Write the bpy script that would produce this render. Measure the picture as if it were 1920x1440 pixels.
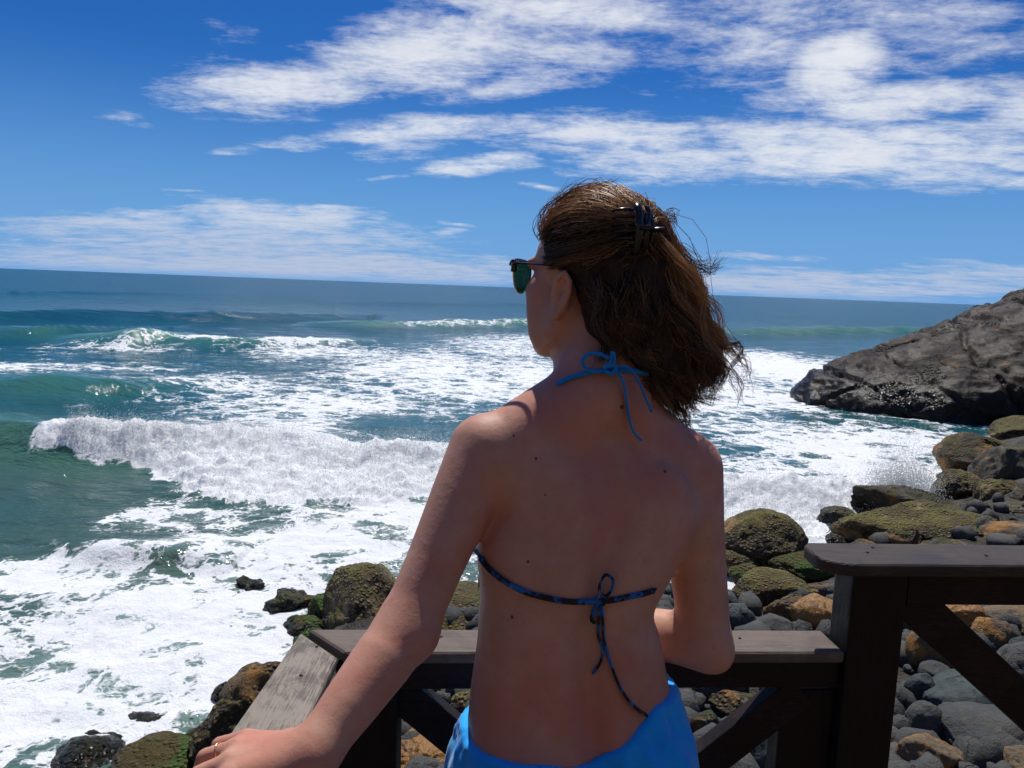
import bpy, bmesh, math, random, time
import numpy as np
from mathutils import Matrix, Vector
T0 = time.time()
for _o in list(bpy.data.objects):
    bpy.data.objects.remove(_o)
scene = bpy.context.scene
COL = scene.collection
R = math.radians
rng = np.random.default_rng(11)
random.seed(11)

# ------------------------------------------------------------------ camera
CAM = np.array([0.0, 0.0, 5.0])          # eye of the photographer, metres above mean sea level
PITCH, ROLL, FPX = R(7.2), R(2.14), 1440.0
FWD = np.array([0, math.cos(PITCH), -math.sin(PITCH)])
UP0 = np.array([0, math.sin(PITCH), math.cos(PITCH)])
XAX = np.array([1.0, 0, 0])
RGT = math.cos(ROLL) * XAX + math.sin(ROLL) * UP0
UPV = -math.sin(ROLL) * XAX + math.cos(ROLL) * UP0
cam_data = bpy.data.cameras.new('camera')
cam_data.sensor_width = 36.0
cam_data.lens = 27.0
cam_data.clip_start = 0.05
cam_data.clip_end = 20000
cam = bpy.data.objects.new('camera', cam_data)
COL.objects.link(cam)
m = Matrix.Identity(4)
for i in range(3):
    m[i][0], m[i][1], m[i][2], m[i][3] = RGT[i], UPV[i], -FWD[i], CAM[i]
cam.matrix_world = m
scene.camera = cam

# ------------------------------------------------------------------ light
SUN_EL, SUN_AZ = R(61), R(1)           # azimuth from +Y, negative = to the left
SUN_DIR = np.array([math.sin(SUN_AZ) * math.cos(SUN_EL), math.cos(SUN_AZ) * math.cos(SUN_EL), math.sin(SUN_EL)])
sun = bpy.data.lights.new('sun', 'SUN')
sun.energy = 4.2
sun.angle = R(0.53)
sun.color = (1.0, 0.965, 0.91)
sun_o = bpy.data.objects.new('sun', sun)
COL.objects.link(sun_o)
sun_o.rotation_euler = Vector(-SUN_DIR).to_track_quat('-Z', 'Y').to_euler()
scene.view_settings.view_transform = 'Standard'
scene.view_settings.look = 'None'
scene.view_settings.exposure = 0.0
scene.view_settings.gamma = 1.0
scene.view_settings.use_curve_mapping = False
scene.cycles.max_bounces = 5
scene.cycles.diffuse_bounces = 3
scene.cycles.glossy_bounces = 3
scene.cycles.transparent_max_bounces = 8
scene.cycles.use_adaptive_sampling = True
scene.cycles.adaptive_threshold = 0.03
scene.cycles.use_denoising = True


class NT:
    """small helper to write node trees"""
    def __init__(self, tree):
        self.t = tree
        tree.nodes.clear()

    def n(self, typ, **kw):
        nd = self.t.nodes.new(typ)
        for k, v in kw.items():
            setattr(nd, k, v)
        return nd

    def link(self, a, b):
        self.t.links.new(a, b)

    def put(self, sock, v):
        if isinstance(v, bpy.types.NodeSocket):
            self.t.links.new(v, sock)
        elif v is not None:
            sock.default_value = v

    def math(self, op, a, b=None, c=None, clamp=False):
        nd = self.n('ShaderNodeMath', operation=op, use_clamp=clamp)
        self.put(nd.inputs[0], a)
        if b is not None: self.put(nd.inputs[1], b)
        if c is not None: self.put(nd.inputs[2], c)
        return nd.outputs[0]

    def vmath(self, op, a, b=None, scale=None):
        nd = self.n('ShaderNodeVectorMath', operation=op)
        self.put(nd.inputs[0], a)
        if b is not None: self.put(nd.inputs[1], b)
        if scale is not None: self.put(nd.inputs['Scale'], scale)
        return nd.outputs['Value'] if op in ('LENGTH', 'DOT_PRODUCT', 'DISTANCE') else nd.outputs[0]

    def maprange(self, v, a, b, c=0.0, d=1.0, smooth=True):
        nd = self.n('ShaderNodeMapRange', interpolation_type='SMOOTHSTEP' if smooth else 'LINEAR')
        for k, x in zip((0, 1, 2, 3, 4), (v, a, b, c, d)):
            self.put(nd.inputs[k], x)
        return nd.outputs[0]

    def noise(self, vec, scale, detail=4, rough=0.55, dist=0.0, w=None, lac=2.0):
        nd = self.n('ShaderNodeTexNoise')
        if w is not None:
            nd.noise_dimensions = '4D'
            self.put(nd.inputs['W'], w)
        self.put(nd.inputs['Vector'], vec)
        self.put(nd.inputs['Scale'], scale)
        self.put(nd.inputs['Detail'], detail)
        self.put(nd.inputs['Roughness'], rough)
        self.put(nd.inputs['Distortion'], dist)
        self.put(nd.inputs['Lacunarity'], lac)
        return nd.outputs['Fac'], nd.outputs['Color']

    def vor(self, vec, scale, feature='F1', rnd=1.0, out='Distance'):
        nd = self.n('ShaderNodeTexVoronoi', feature=feature)
        self.put(nd.inputs['Vector'], vec)
        self.put(nd.inputs['Scale'], scale)
        self.put(nd.inputs['Randomness'], rnd)
        return nd.outputs[out]

    def mix(self, f, a, b, blend='MIX'):
        nd = self.n('ShaderNodeMix', data_type='RGBA', blend_type=blend)
        self.put(nd.inputs[0], f)
        self.put(nd.inputs[6], a if not isinstance(a, tuple) else (*a[:3], 1))
        self.put(nd.inputs[7], b if not isinstance(b, tuple) else (*b[:3], 1))
        return nd.outputs[2]

    def ramp(self, v, stops):
        nd = self.n('ShaderNodeValToRGB')
        el = nd.color_ramp.elements
        while len(el) < len(stops):
            el.new(0.5)
        for e, (p, c) in zip(el, stops):
            e.position = p
            e.color = (*c, 1)
        self.put(nd.inputs[0], v)
        return nd.outputs[0]

    def mapping(self, vec, loc=(0, 0, 0), rot=(0, 0, 0), scale=(1, 1, 1), typ='POINT'):
        nd = self.n('ShaderNodeMapping', vector_type=typ)
        self.put(nd.inputs[0], vec)
        nd.inputs[1].default_value = loc
        nd.inputs[2].default_value = rot
        nd.inputs[3].default_value = scale
        return nd.outputs[0]

    def bump(self, h, strength=0.5, dist=0.01, normal=None):
        nd = self.n('ShaderNodeBump')
        nd.inputs['Strength'].default_value = strength
        nd.inputs['Distance'].default_value = dist
        self.put(nd.inputs['Height'], h)
        if normal is not None: self.put(nd.inputs['Normal'], normal)
        return nd.outputs[0]

    def attr(self, name):
        nd = self.n('ShaderNodeAttribute', attribute_name=name)
        return nd.outputs['Fac']


def new_mat(name):
    mt = bpy.data.materials.new(name)
    mt.use_nodes = True
    return mt, NT(mt.node_tree)


def finish(nt, surf, disp=None):
    o = nt.n('ShaderNodeOutputMaterial')
    nt.link(surf, o.inputs['Surface'])


def principled(nt, color, rough=0.6, normal=None, spec=0.5, metallic=0.0, **kw):
    b = nt.n('ShaderNodeBsdfPrincipled')
    nt.put(b.inputs['Base Color'], color if not isinstance(color, tuple) else (*color[:3], 1))
    nt.put(b.inputs['Roughness'], rough)
    nt.put(b.inputs['Specular IOR Level'], spec)
    nt.put(b.inputs['Metallic'], metallic)
    if normal is not None: nt.link(normal, b.inputs['Normal'])
    for k, v in kw.items():
        nt.put(b.inputs[k.replace('_', ' ')], v)
    return b.outputs[0]


def lin(r, g, b):
    f = lambda c: ((c / 255 + 0.055) / 1.055) ** 2.4 if c > 10 else c / 255 / 12.92
    return (f(r), f(g), f(b))


# ------------------------------------------------------------------ pixel of the photograph -> point of the place (for measuring the layout)
def ray(x, y):
    return FWD + RGT * (x - 960) / FPX - UPV * (y - 720) / FPX

def U(x, y, Y):
    d = ray(x, y)
    return CAM + d * (Y / d[1])

def Zp(x, y, z):
    d = ray(x, y)
    return CAM + d * ((z - CAM[2]) / d[2])

def depth(p):
    return float((np.asarray(p) - CAM) @ FWD)

# ------------------------------------------------------------------ sky
world = bpy.data.worlds.new('World')
scene.world = world
world.use_nodes = True
W = NT(world.node_tree)
sky = W.n('ShaderNodeTexSky', sky_type='NISHITA', sun_disc=False)
sky.sun_elevation = SUN_EL
sky.sun_rotation = SUN_AZ
sky.altitude = 0
sky.air_density = 1.0
sky.dust_density = 0.3
sky.ozone_density = 2.5
hs = W.n('ShaderNodeHueSaturation')
W.link(sky.outputs[0], hs.inputs['Color'])
hs.inputs['Saturation'].default_value = 1.25
hs.inputs['Value'].default_value = 0.95
geo = W.n('ShaderNodeTexCoord')
dirv = geo.outputs['Generated']
sep = W.n('ShaderNodeSeparateXYZ')
W.link(dirv, sep.inputs[0])
dx, dy, dz = sep.outputs
az = W.math('ARCTAN2', dx, dy)
el = W.math('ARCSINE', dz)
comb = W.n('ShaderNodeCombineXYZ')
W.link(az, comb.inputs[0]); W.link(el, comb.inputs[1])
ae = comb.outputs[0]
# clouds sit on a flat layer: foreshortened towards the horizon
zz = W.math('ADD', W.math('MAXIMUM', dz, 0.0), 0.10)
cp = W.n('ShaderNodeCombineXYZ')
W.link(W.math('DIVIDE', dx, zz), cp.inputs[0]); W.link(W.math('DIVIDE', dy, zz), cp.inputs[1])
cpl = cp.outputs[0]
_, wc = W.noise(cpl, 1.1, 3, 0.5)
warp = W.vmath('MULTIPLY', W.vmath('SUBTRACT', wc, (0.5, 0.5, 0.5)), (0.09, 0.06, 0.0))
aew = W.vmath('ADD', W.vmath('ADD', ae, warp), (0, 0, 1))

def azel(x, y):
    d = ray(x, y)
    d = d / np.linalg.norm(d)
    return math.atan2(d[0], d[1]), math.asin(d[2])

# cloud banks: (x0, y0, x1, y1, thickness, density)
BANKS = [
    (330, 172, 720, 128, 46, 1.0), (560, 120, 1010, 60, 52, .95), (800, 20, 1300, 10, 50, .9), (860, 120, 1280, 70, 46, .52),
    (1150, 60, 1960, 20, 84, .56), (1420, 175, 1960, 170, 42, .95), (1490, 120, 1660, 92, 58, 1.2), (1540, 90, 1650, 84, 34, 1.3), (800, 165, 1060, 150, 28, .55),
    (600, 245, 960, 236, 26, .9), (850, 245, 1420, 270, 40, .85), (1250, 262, 1980, 280, 56, 1.0), (770, 322, 1010, 312, 18, .85),
    (1010, 300, 1560, 295, 30, .7), (470, 262, 610, 258, 12, .65), (395, 276, 480, 274, 10, .55), (680, 333, 760, 331, 7, .5),
    (1880, 190, 1990, 230, 50, .9), (1850, 335, 1980, 320, 14, .8), (670, 285, 850, 280, 18, .5),
    (0, 432, 420, 418, 26, .85), (330, 408, 720, 420, 34, .95), (420, 392, 700, 398, 13, .8), (-80, 470, 860, 452, 36, .85), (300, 365, 375, 364, 7, .5), (820, 432, 885, 433, 8, .75), (825, 415, 890, 414, 7, .6),
    (-300, 488, 1150, 512, 36, 1.15), (900, 520, 2200, 552, 30, 1.05), (1280, 480, 1560, 482, 7, .6), (1280, 520, 2100, 535, 26, .85), (1450, 500, 1520, 500, 7, .7), (220, 212, 285, 212, 9, .12),
    (985, 352, 1060, 352, 7, .5), (420, 60, 470, 75, 18, .1), (1640, 320, 1720, 325, 12, .7),
]
dens = None
for x0, y0, x1, y1, th, k in BANKS:
    a0, e0 = azel(x0, y0); a1, e1 = azel(x1, y1)
    L = math.hypot(a1 - a0, e1 - e0) / 2 + 0.6 * th / FPX
    an, am, em = math.atan2(e1 - e0, a1 - a0), (a0 + a1) / 2, (e0 + e1) / 2
    ca, sa, l1, l2 = math.cos(an), math.sin(an), L * 1.30, th / FPX * 1.42
    u_ = W.vmath('DOT_PRODUCT', aew, (ca / l1, sa / l1, -(ca * am + sa * em) / l1))
    v_ = W.vmath('DOT_PRODUCT', aew, (-sa / l2, ca / l2, (sa * am - ca * em) / l2))
    r2 = W.math('MULTIPLY_ADD', u_, u_, W.math('MULTIPLY', v_, v_))
    dd = W.math('MULTIPLY_ADD', r2, -1.5 * k, k)
    dens = dd if dens is None else W.math('MAXIMUM', dens, dd)
# beyond the view the same broken layer goes on
side = W.math('MAXIMUM', W.maprange(W.math('ABSOLUTE', az), 0.62, 1.0), W.maprange(el, 0.42, 0.7))
gen, _ = W.noise(cpl, 0.9, 3, 0.5)
dens = W.math('MAXIMUM', dens, W.math('MULTIPLY_ADD', side, W.math('ADD', W.maprange(gen, 0.45, 0.75, -0.4, 0.8), 1.5), -1.5))
dens = W.math('MAXIMUM', dens, -1.5)
cs = W.mapping(cpl, rot=(0, 0, 0.42), scale=(1.0, 1.75, 1))
f1, _ = W.noise(cs, 3.2, 6, 0.66, 0.4)
f2, _ = W.noise(cs, 26, 3, 0.62, 0.0)
f3, _ = W.noise(W.mapping(ae, scale=(1, 2.2, 1)), 38, 4, 0.62, 0.3)
nz = W.math('ADD', W.math('MULTIPLY', W.math('SUBTRACT', f1, 0.5), 2.2), W.math('ADD', W.math('MULTIPLY', W.math('SUBTRACT', f2, 0.5), 0.45), W.math('MULTIPLY', W.math('SUBTRACT', f3, 0.5), 0.7)))
tot = W.math('ADD', dens, nz)
alpha = W.maprange(tot, -0.05, 1.3, 0.0, 0.92)
alpha = W.math('MULTIPLY', alpha, W.maprange(dz, -0.005, 0.012))
# thick parts a little greyer underneath, whole layer greyer at the horizon
ccol = W.mix(W.maprange(el, 0.02, 0.13), lin(188, 201, 226), lin(248, 250, 253))
ccol = W.mix(W.maprange(f1, 0.35, 0.7, 0.0, 0.35), ccol, lin(196, 206, 226))
skyb = W.vmath('MULTIPLY', W.vmath('SCALE', hs.outputs[0], scale=0.086), (0.172, 0.475, 0.87))
skyc = W.mix(W.maprange(el, -0.02, 0.28, 0.92, 0.0), skyb, lin(116, 168, 226))
skyc = W.mix(W.maprange(el, -0.02, -0.005, 1.0, 0.0), skyc, (0.02, 0.05, 0.06))
cloudc = W.vmath('SCALE', ccol, scale=0.95)
allc = W.mix(alpha, skyc, cloudc)
bg = W.n('ShaderNodeBackground')
W.link(allc, bg.inputs[0])
bg.inputs[1].default_value = 1.0
world.cycles.sampling_method = "MANUAL"
world.cycles.sample_map_resolution = 256
wo = W.n('ShaderNodeOutputWorld')
W.link(bg.outputs[0], wo.inputs[0])

# ------------------------------------------------------------------ noise and mesh helpers
_pr = np.random.default_rng(5)
_PERM = np.concatenate([_pr.permutation(256)] * 3).astype(np.int32)
_G = _pr.normal(size=(256, 3)).astype(np.float32)
_G2 = _pr.normal(size=(256, 2)).astype(np.float32)
_G2 /= np.linalg.norm(_G2, axis=1)[:, None]
_G /= np.linalg.norm(_G, axis=1)[:, None]

def pnoise(p):
    p = np.asarray(p, np.float32)
    i = np.floor(p).astype(np.int32)
    f = p - i
    i &= 255
    w = f * f * f * (f * (f * 6 - 15) + 10)
    out = 0
    for a in (0, 1):
        ha = _PERM[i[..., 0] + a]
        wa = w[..., 0] if a else 1 - w[..., 0]
        for b in (0, 1):
            hb = _PERM[ha + i[..., 1] + b]
            wb = w[..., 1] if b else 1 - w[..., 1]
            for c in (0, 1):
                g = _G[_PERM[hb + i[..., 2] + c]]
                d = g[..., 0] * (f[..., 0] - a) + g[..., 1] * (f[..., 1] - b) + g[..., 2] * (f[..., 2] - c)
                out = out + d * wa * wb * (w[..., 2] if c else 1 - w[..., 2])
    return out * 1.5

def pnoise2(x, y, seed=0):
    ix = np.floor(x); iy = np.floor(y)
    fx = (x - ix).astype(np.float32); fy = (y - iy).astype(np.float32)
    ix = ix.astype(np.int32) & 255; iy = iy.astype(np.int32) & 255
    u = fx * fx * fx * (fx * (fx * 6 - 15) + 10); v = fy * fy * fy * (fy * (fy * 6 - 15) + 10)
    r = []
    for a in (0, 1):
        h = _PERM[ix + a]
        for b in (0, 1):
            k = _PERM[h + iy + b + seed]
            r.append(_G2[k, 0] * (fx - a) + _G2[k, 1] * (fy - b))
    return 1.5 * ((r[0] * (1 - v) + r[1] * v) * (1 - u) + (r[2] * (1 - v) + r[3] * v) * u)

def fbm2(x, y, octv=3, seed=0, gain=0.5, billow=False):
    s, a, tot = 0, 1.0, 0
    for o in range(octv):
        n = pnoise2(x + 17.3 * o, y + 9.1 * o, seed)
        s = s + a * (2 * np.abs(n) - 0.5 if billow else n); tot += a
        x = x * 2.03; y = y * 2.03; a *= gain
    return s / tot

def fbm(p, octv=4, lac=2.03, gain=0.5, ridged=False, billow=False):
    p = np.asarray(p, np.float32)
    s, a, tot = 0, 1.0, 0
    for o in range(octv):
        n = pnoise(p + 17.3 * o)
        if ridged: n = 1 - 2 * np.abs(n)
        if billow: n = 2 * np.abs(n) - 0.5
        s = s + a * n
        tot += a
        p = p * lac
        a *= gain
    return s / tot

def P2(x, y, z=0.0):
    return np.stack([x, y, np.broadcast_to(np.float32(z), np.shape(x))], -1)

def sstep(a, b, x):
    t = np.clip((x - a) / (b - a), 0, 1)
    return t * t * (3 - 2 * t)

def mesh_np(name, V, faces, mat=None, parent=None, smooth=True, attrs=None):
    """faces: list of integer arrays (n,3) or (n,4)"""
    if not isinstance(faces, (list, tuple)): faces = [faces]
    faces = [np.asarray(f, np.int32) for f in faces if len(f)]
    me = bpy.data.meshes.new(name)
    V = np.asarray(V, np.float32)
    me.vertices.add(len(V))
    me.vertices.foreach_set('co', V.ravel())
    loops = np.concatenate([f.ravel() for f in faces])
    tot = np.concatenate([np.full(len(f), f.shape[1], np.int32) for f in faces])
    me.loops.add(len(loops))
    me.loops.foreach_set('vertex_index', loops)
    me.polygons.add(len(tot))
    me.polygons.foreach_set('loop_start', np.concatenate([[0], np.cumsum(tot)[:-1]]).astype(np.int32))
    me.polygons.foreach_set('loop_total', tot)
    me.update(calc_edges=True)
    me.polygons.foreach_set('use_smooth', np.full(len(tot), smooth, bool))
    if attrs:
        for k, a in attrs.items():
            at = me.attributes.new(k, 'FLOAT', 'POINT')
            at.data.foreach_set('value', np.asarray(a, np.float32))
    ob = bpy.data.objects.new(name, me)
    COL.objects.link(ob)
    if mat is not None: me.materials.append(mat)
    if parent is not None: ob.parent = parent
    return ob

def tag(o, label=None, cat=None, group=None, kind=None):
    if label: o['label'] = label
    if cat: o['category'] = cat
    if group: o['group'] = group
    if kind: o['kind'] = kind
    return o

def empty(name, loc=(0, 0, 0)):
    o = bpy.data.objects.new(name, None)
    o.empty_display_size = 0.1
    o.location = loc
    COL.objects.link(o)
    return o

def keep(ob, parent):
    """parent keeping the mesh's world coordinates (the thing's Empty stands at its base)"""
    ob.parent = parent
    ob.matrix_parent_inverse = Matrix.Translation(-Vector(parent.location))
    return ob

def tube(pts, rad, sides=8, caps=True, flat=1.0):
    """swept tube -> V, quads, tris"""
    pts = np.asarray(pts, float)
    n = len(pts)
    rad = np.broadcast_to(np.asarray(rad, float), (n,))
    t = np.gradient(pts, axis=0)
    t /= np.linalg.norm(t, axis=1)[:, None] + 1e-12
    ref = np.array([0, 0, 1.0]) if abs(t[0, 2]) < 0.9 else np.array([1.0, 0, 0])
    V = []
    u = np.cross(t[0], ref); u /= np.linalg.norm(u)
    for i in range(n):
        u = u - t[i] * (u @ t[i]); u /= np.linalg.norm(u) + 1e-12
        v = np.cross(t[i], u)
        for k in range(sides):
            a = 2 * math.pi * k / sides
            V.append(pts[i] + rad[i] * (math.cos(a) * u + flat * math.sin(a) * v))
    Q = [[i * sides + k, i * sides + (k + 1) % sides, (i + 1) * sides + (k + 1) % sides, (i + 1) * sides + k] for i in range(n - 1) for k in range(sides)]
    Tr = []
    if caps:
        V += [pts[0], pts[-1]]
        a, b = len(V) - 2, len(V) - 1
        Tr = [[a, (k + 1) % sides, k] for k in range(sides)] + [[b, (n - 1) * sides + k, (n - 1) * sides + (k + 1) % sides] for k in range(sides)]
    return np.array(V), np.array(Q), np.array(Tr).reshape(-1, 3)

def catmull(P, n):
    P = np.asarray(P, float)
    Q = np.vstack([2 * P[0] - P[1], P, 2 * P[-1] - P[-2]])
    m = len(P) - 1
    t = np.linspace(0, m, n)
    i = np.minimum(t.astype(int), m - 1)
    f = (t - i)[:, None]
    a, b, c, d = Q[i], Q[i + 1], Q[i + 2], Q[i + 3]
    return 0.5 * (2 * b + (c - a) * f + (2 * a - 5 * b + 4 * c - d) * f ** 2 + (3 * b - a - 3 * c + d) * f ** 3)

def merge(parts):
    V, Q, Tr, off = [], [], [], 0
    for v, q, t in parts:
        V.append(v)
        if len(q): Q.append(np.asarray(q) + off)
        if len(t): Tr.append(np.asarray(t) + off)
        off += len(v)
    return np.vstack(V), [np.vstack(x) for x in (Q, Tr) if x]

def surface_nets(F, xs, ys, zs):
    ins = F < 0
    nx, ny, nz = F.shape
    cnt = np.zeros((nx - 1, ny - 1, nz - 1), np.uint8)
    for a in (0, 1):
        for b in (0, 1):
            for c in (0, 1):
                cnt += ins[a:nx - 1 + a, b:ny - 1 + b, c:nz - 1 + c]
    act = np.argwhere((cnt > 0) & (cnt < 8))
    del cnt
    I, J, K = act.T
    idx = -np.ones((nx - 1, ny - 1, nz - 1), np.int32)
    idx[I, J, K] = np.arange(len(act))
    cor = {(a, b, c): F[I + a, J + b, K + c] for a in (0, 1) for b in (0, 1) for c in (0, 1)}
    S = np.zeros((len(act), 3)); N = np.zeros(len(act))
    for p in cor:
        for ax in range(3):
            if p[ax] == 0:
                q = list(p); q[ax] = 1; q = tuple(q)
                v0, v1 = cor[p], cor[q]
                cr = (v0 < 0) != (v1 < 0)
                t = np.where(cr, v0 / np.where(cr, v0 - v1, 1), 0)
                pos = np.tile(np.array(p, float), (len(act), 1))
                pos[:, ax] = t
                S += pos * cr[:, None]; N += cr
    S /= N[:, None]
    V = np.empty_like(S)
    for ax, (g, A) in enumerate(((xs, I), (ys, J), (zs, K))):
        V[:, ax] = g[A] + S[:, ax] * (g[A + 1] - g[A])
    Q = []
    def quads(d, sl0, sl1, offs):
        a, b = ins[sl0], ins[sl1]
        e = np.argwhere(a != b)
        if not len(e): return
        sg = a[tuple(e.T)]
        ok = np.ones(len(e), bool)
        for ax in range(3):
            if ax != d: ok &= (e[:, ax] > 0) & (e[:, ax] < F.shape[ax] - 1)
        e, sg = e[ok], sg[ok]
        q = np.stack([idx[e[:, 0] + o[0], e[:, 1] + o[1], e[:, 2] + o[2]] for o in offs], 1)
        q[~sg] = q[~sg][:, ::-1]
        Q.append(q)
    s = slice(None); h = slice(None, -1); t_ = slice(1, None)
    quads(0, (h, s, s), (t_, s, s), [(0, -1, -1), (0, 0, -1), (0, 0, 0), (0, -1, 0)])
    quads(1, (s, h, s), (s, t_, s), [(-1, 0, -1), (-1, 0, 0), (0, 0, 0), (0, 0, -1)])
    quads(2, (s, s, h), (s, s, t_), [(-1, -1, 0), (0, -1, 0), (0, 0, 0), (-1, 0, 0)])
    return V, np.vstack(Q)

def relax(V, Q, it=2, lam=0.5):
    lam = lam if np.isscalar(lam) else np.asarray(lam)[:, None]
    """laplacian smoothing"""
    E = np.vstack([Q[:, [0, 1]], Q[:, [1, 2]], Q[:, [2, 3]], Q[:, [3, 0]]])
    deg = np.bincount(E.ravel(), minlength=len(V)).astype(float)
    deg[deg == 0] = 1
    for _ in range(it):
        S = np.stack([np.bincount(E[:, 0], V[E[:, 1], k], len(V)) + np.bincount(E[:, 1], V[E[:, 0], k], len(V)) for k in range(3)], 1)
        V = V + lam * (S / deg[:, None] - V)
    return V

class Field:
    """signed distance grid with smooth unions, evaluated locally"""
    def __init__(self, xs, ys, zs):
        self.g = (np.asarray(xs, np.float32), np.asarray(ys, np.float32), np.asarray(zs, np.float32))
        self.F = np.full(tuple(len(g) for g in self.g), 0.1, np.float32)

    def box(self, lo, hi, mg):
        s = []
        for g, a, b in zip(self.g, lo, hi):
            i = np.searchsorted(g, a - mg); j = np.searchsorted(g, b + mg)
            s.append(slice(max(i - 1, 0), min(j + 1, len(g))))
        return tuple(s)

    def pts(self, s):
        return np.stack(np.meshgrid(*[g[x] for g, x in zip(self.g, s)], indexing='ij'), -1)

    def add(self, fn, lo, hi, k=0.02, mode='u'):
        s = self.box(np.minimum(lo, hi), np.maximum(lo, hi), k + 0.012)
        if any(x.stop <= x.start for x in s): return
        d = fn(self.pts(s)).astype(np.float32)
        a = self.F[s]
        if mode == 'u':
            h = np.clip(0.5 + 0.5 * (a - d) / k, 0, 1)
            self.F[s] = a * (1 - h) + d * h - k * h * (1 - h)
        elif mode == 's':                     # carve
            h = np.clip(0.5 - 0.5 * (a + d) / k, 0, 1)
            self.F[s] = a * (1 - h) - d * h + k * h * (1 - h)
        elif mode == '+':                     # displace
            self.F[s] = a + d

    def cone(self, a, b, ra, rb, k=0.02, mode='u'):
        a = np.asarray(a, np.float32); b = np.asarray(b, np.float32)
        ab = b - a; l2 = float(ab @ ab)
        def fn(p):
            t = np.clip(((p - a) @ ab) / l2, 0, 1)
            return np.linalg.norm(p - a - t[..., None] * ab, axis=-1) - (ra + (rb - ra) * t)
        r = max(ra, rb)
        self.add(fn, np.minimum(a, b) - r, np.maximum(a, b) + r, k, mode)

    def chain(self, P, rad, k=0.01):
        """tube along points, union inside first, so that joints stay smooth"""
        P = np.asarray(P, np.float32)
        def fn(p):
            out = None
            for i in range(len(P) - 1):
                ab = P[i + 1] - P[i]
                t = np.clip(((p - P[i]) @ ab) / float(ab @ ab), 0, 1)
                d = np.linalg.norm(p - P[i] - t[..., None] * ab, axis=-1) - (rad[i] + (rad[i + 1] - rad[i]) * t)
                out = d if out is None else np.minimum(out, d)
            return out
        r = max(rad)
        self.add(fn, P.min(0) - r, P.max(0) + r, k)

    def ell(self, c, rad, M=None, k=0.02, mode='u'):
        c = np.asarray(c, np.float32); rad = np.asarray(rad, np.float32)
        M = np.eye(3, dtype=np.float32) if M is None else np.asarray(M, np.float32)
        def fn(p):
            q = (p - c) @ M              # columns of M = local axes in the world
            n0 = np.linalg.norm(q / rad, axis=-1)
            n1 = np.linalg.norm(q / rad ** 2, axis=-1)
            return n0 * (n0 - 1) / np.maximum(n1, 1e-6)
        e = np.abs(M) @ rad
        self.add(fn, c - e, c + e, k, mode)

    def sample(self, p):
        p = np.asarray(p, np.float32)
        ii, ff = [], []
        for ax in range(3):
            g = self.g[ax]
            i = np.clip(np.searchsorted(g, p[..., ax]) - 1, 0, len(g) - 2)
            ii.append(i); ff.append(np.clip((p[..., ax] - g[i]) / (g[i + 1] - g[i]), 0, 1))
        out = 0
        for a in (0, 1):
            for b in (0, 1):
                for c in (0, 1):
                    w = (ff[0] if a else 1 - ff[0]) * (ff[1] if b else 1 - ff[1]) * (ff[2] if c else 1 - ff[2])
                    out = out + w * self.F[ii[0] + a, ii[1] + b, ii[2] + c]
        return out

    def normal(self, p):
        e = 0.004
        p = np.asarray(p, float)
        n = np.stack([self.sample(p + e * np.eye(3)[i]) - self.sample(p - e * np.eye(3)[i]) for i in range(3)], -1)
        return n / (np.linalg.norm(n, axis=-1, keepdims=True) + 1e-9)

    def hit(self, x, y, off=0.0, y0=0.5, y1=1.5):
        """where the line of sight of a photo pixel meets the body"""
        Y = np.linspace(y0, y1, 1200)
        d = ray(x, y)
        P = CAM + d[None] * (Y / d[1])[:, None]
        v = self.sample(P)
        j = np.argmax(v < 0.0)
        if v[j] >= 0:
            j = np.argmin(v)
        return P[j] + off * self.normal(P[j])

# ------------------------------------------------------------------ sea
NR, NC = 540, 740
# rows: dense near the shore, sparse towards the horizon
tt = np.linspace(0, 1, NR)
dep = np.tan(R(41)) * (1 - tt) ** 1.25 + 0.0012           # tangent of the looking-down angle
Yr = 5.0 / dep
Yr[-1] = 9000.0
tx = np.concatenate([-np.geomspace(5, .86, 51)[:-1], np.linspace(-.86, .86, NC - 100), np.geomspace(.86, 5, 51)[1:]])
SX = (Yr[:, None] * tx[None, :]).astype(np.float64)
SY = np.broadcast_to(Yr[:, None], SX.shape).copy()

def crest(points, amp_back, amp_front):
    """points: (px, py, z) on the crest in the photograph; -> crest line y(x), height(x)"""
    W_ = np.array([Zp(x, y, z) for x, y, z in points])
    o = np.argsort(W_[:, 0])
    return W_[o, 0], W_[o, 1], W_[o, 2]

def add_wave(H, pts, back, front, fade=4.0):
    x, y, z = crest(pts, back, front)
    yc = np.interp(SX, x, y)
    fs = 20.0 / max(20.0, float(np.mean(y)))          # crest wobble grows with the wave's distance scale
    xt = np.linspace(-1.3 * y.max() - 5, 1.3 * y.max() + 5, 6000)
    yc = yc + np.interp(SX, xt, 0.35 * pnoise2(xt * .35 * fs ** .5, 0 * xt + 3.3) + .12 * pnoise2(xt * 1.3 * fs, 0 * xt + 7.7))
    a = np.interp(SX, x, z, left=0, right=0)
    a = a * (1 + np.interp(SX, xt, 0.2 * pnoise2(xt * .6 * fs ** .6, 0 * xt + 1.7)))
    s = SY - yc
    prof = np.where(s < 0, np.exp(-(s / front) ** 2), np.exp(-(s / back) ** 2))
    H += a * prof
    return s, a

H = np.zeros_like(SX)
near = np.exp(-SY / 90)
far_fade = 1 / (1 + (SY / 260) ** 2)
H += 0.16 * fbm2(SX * 0.10, SY * 0.22, 3, 3) * (1 - 0.4 * near) * far_fade
H += 0.10 * fbm2(SX * 0.42, SY * 0.6, 3, 43) * np.exp(-SY / 160)
H += 0.035 * fbm2(SX * 1.5, SY * 1.9, 2, 83) * np.exp(-SY / 45)
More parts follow.
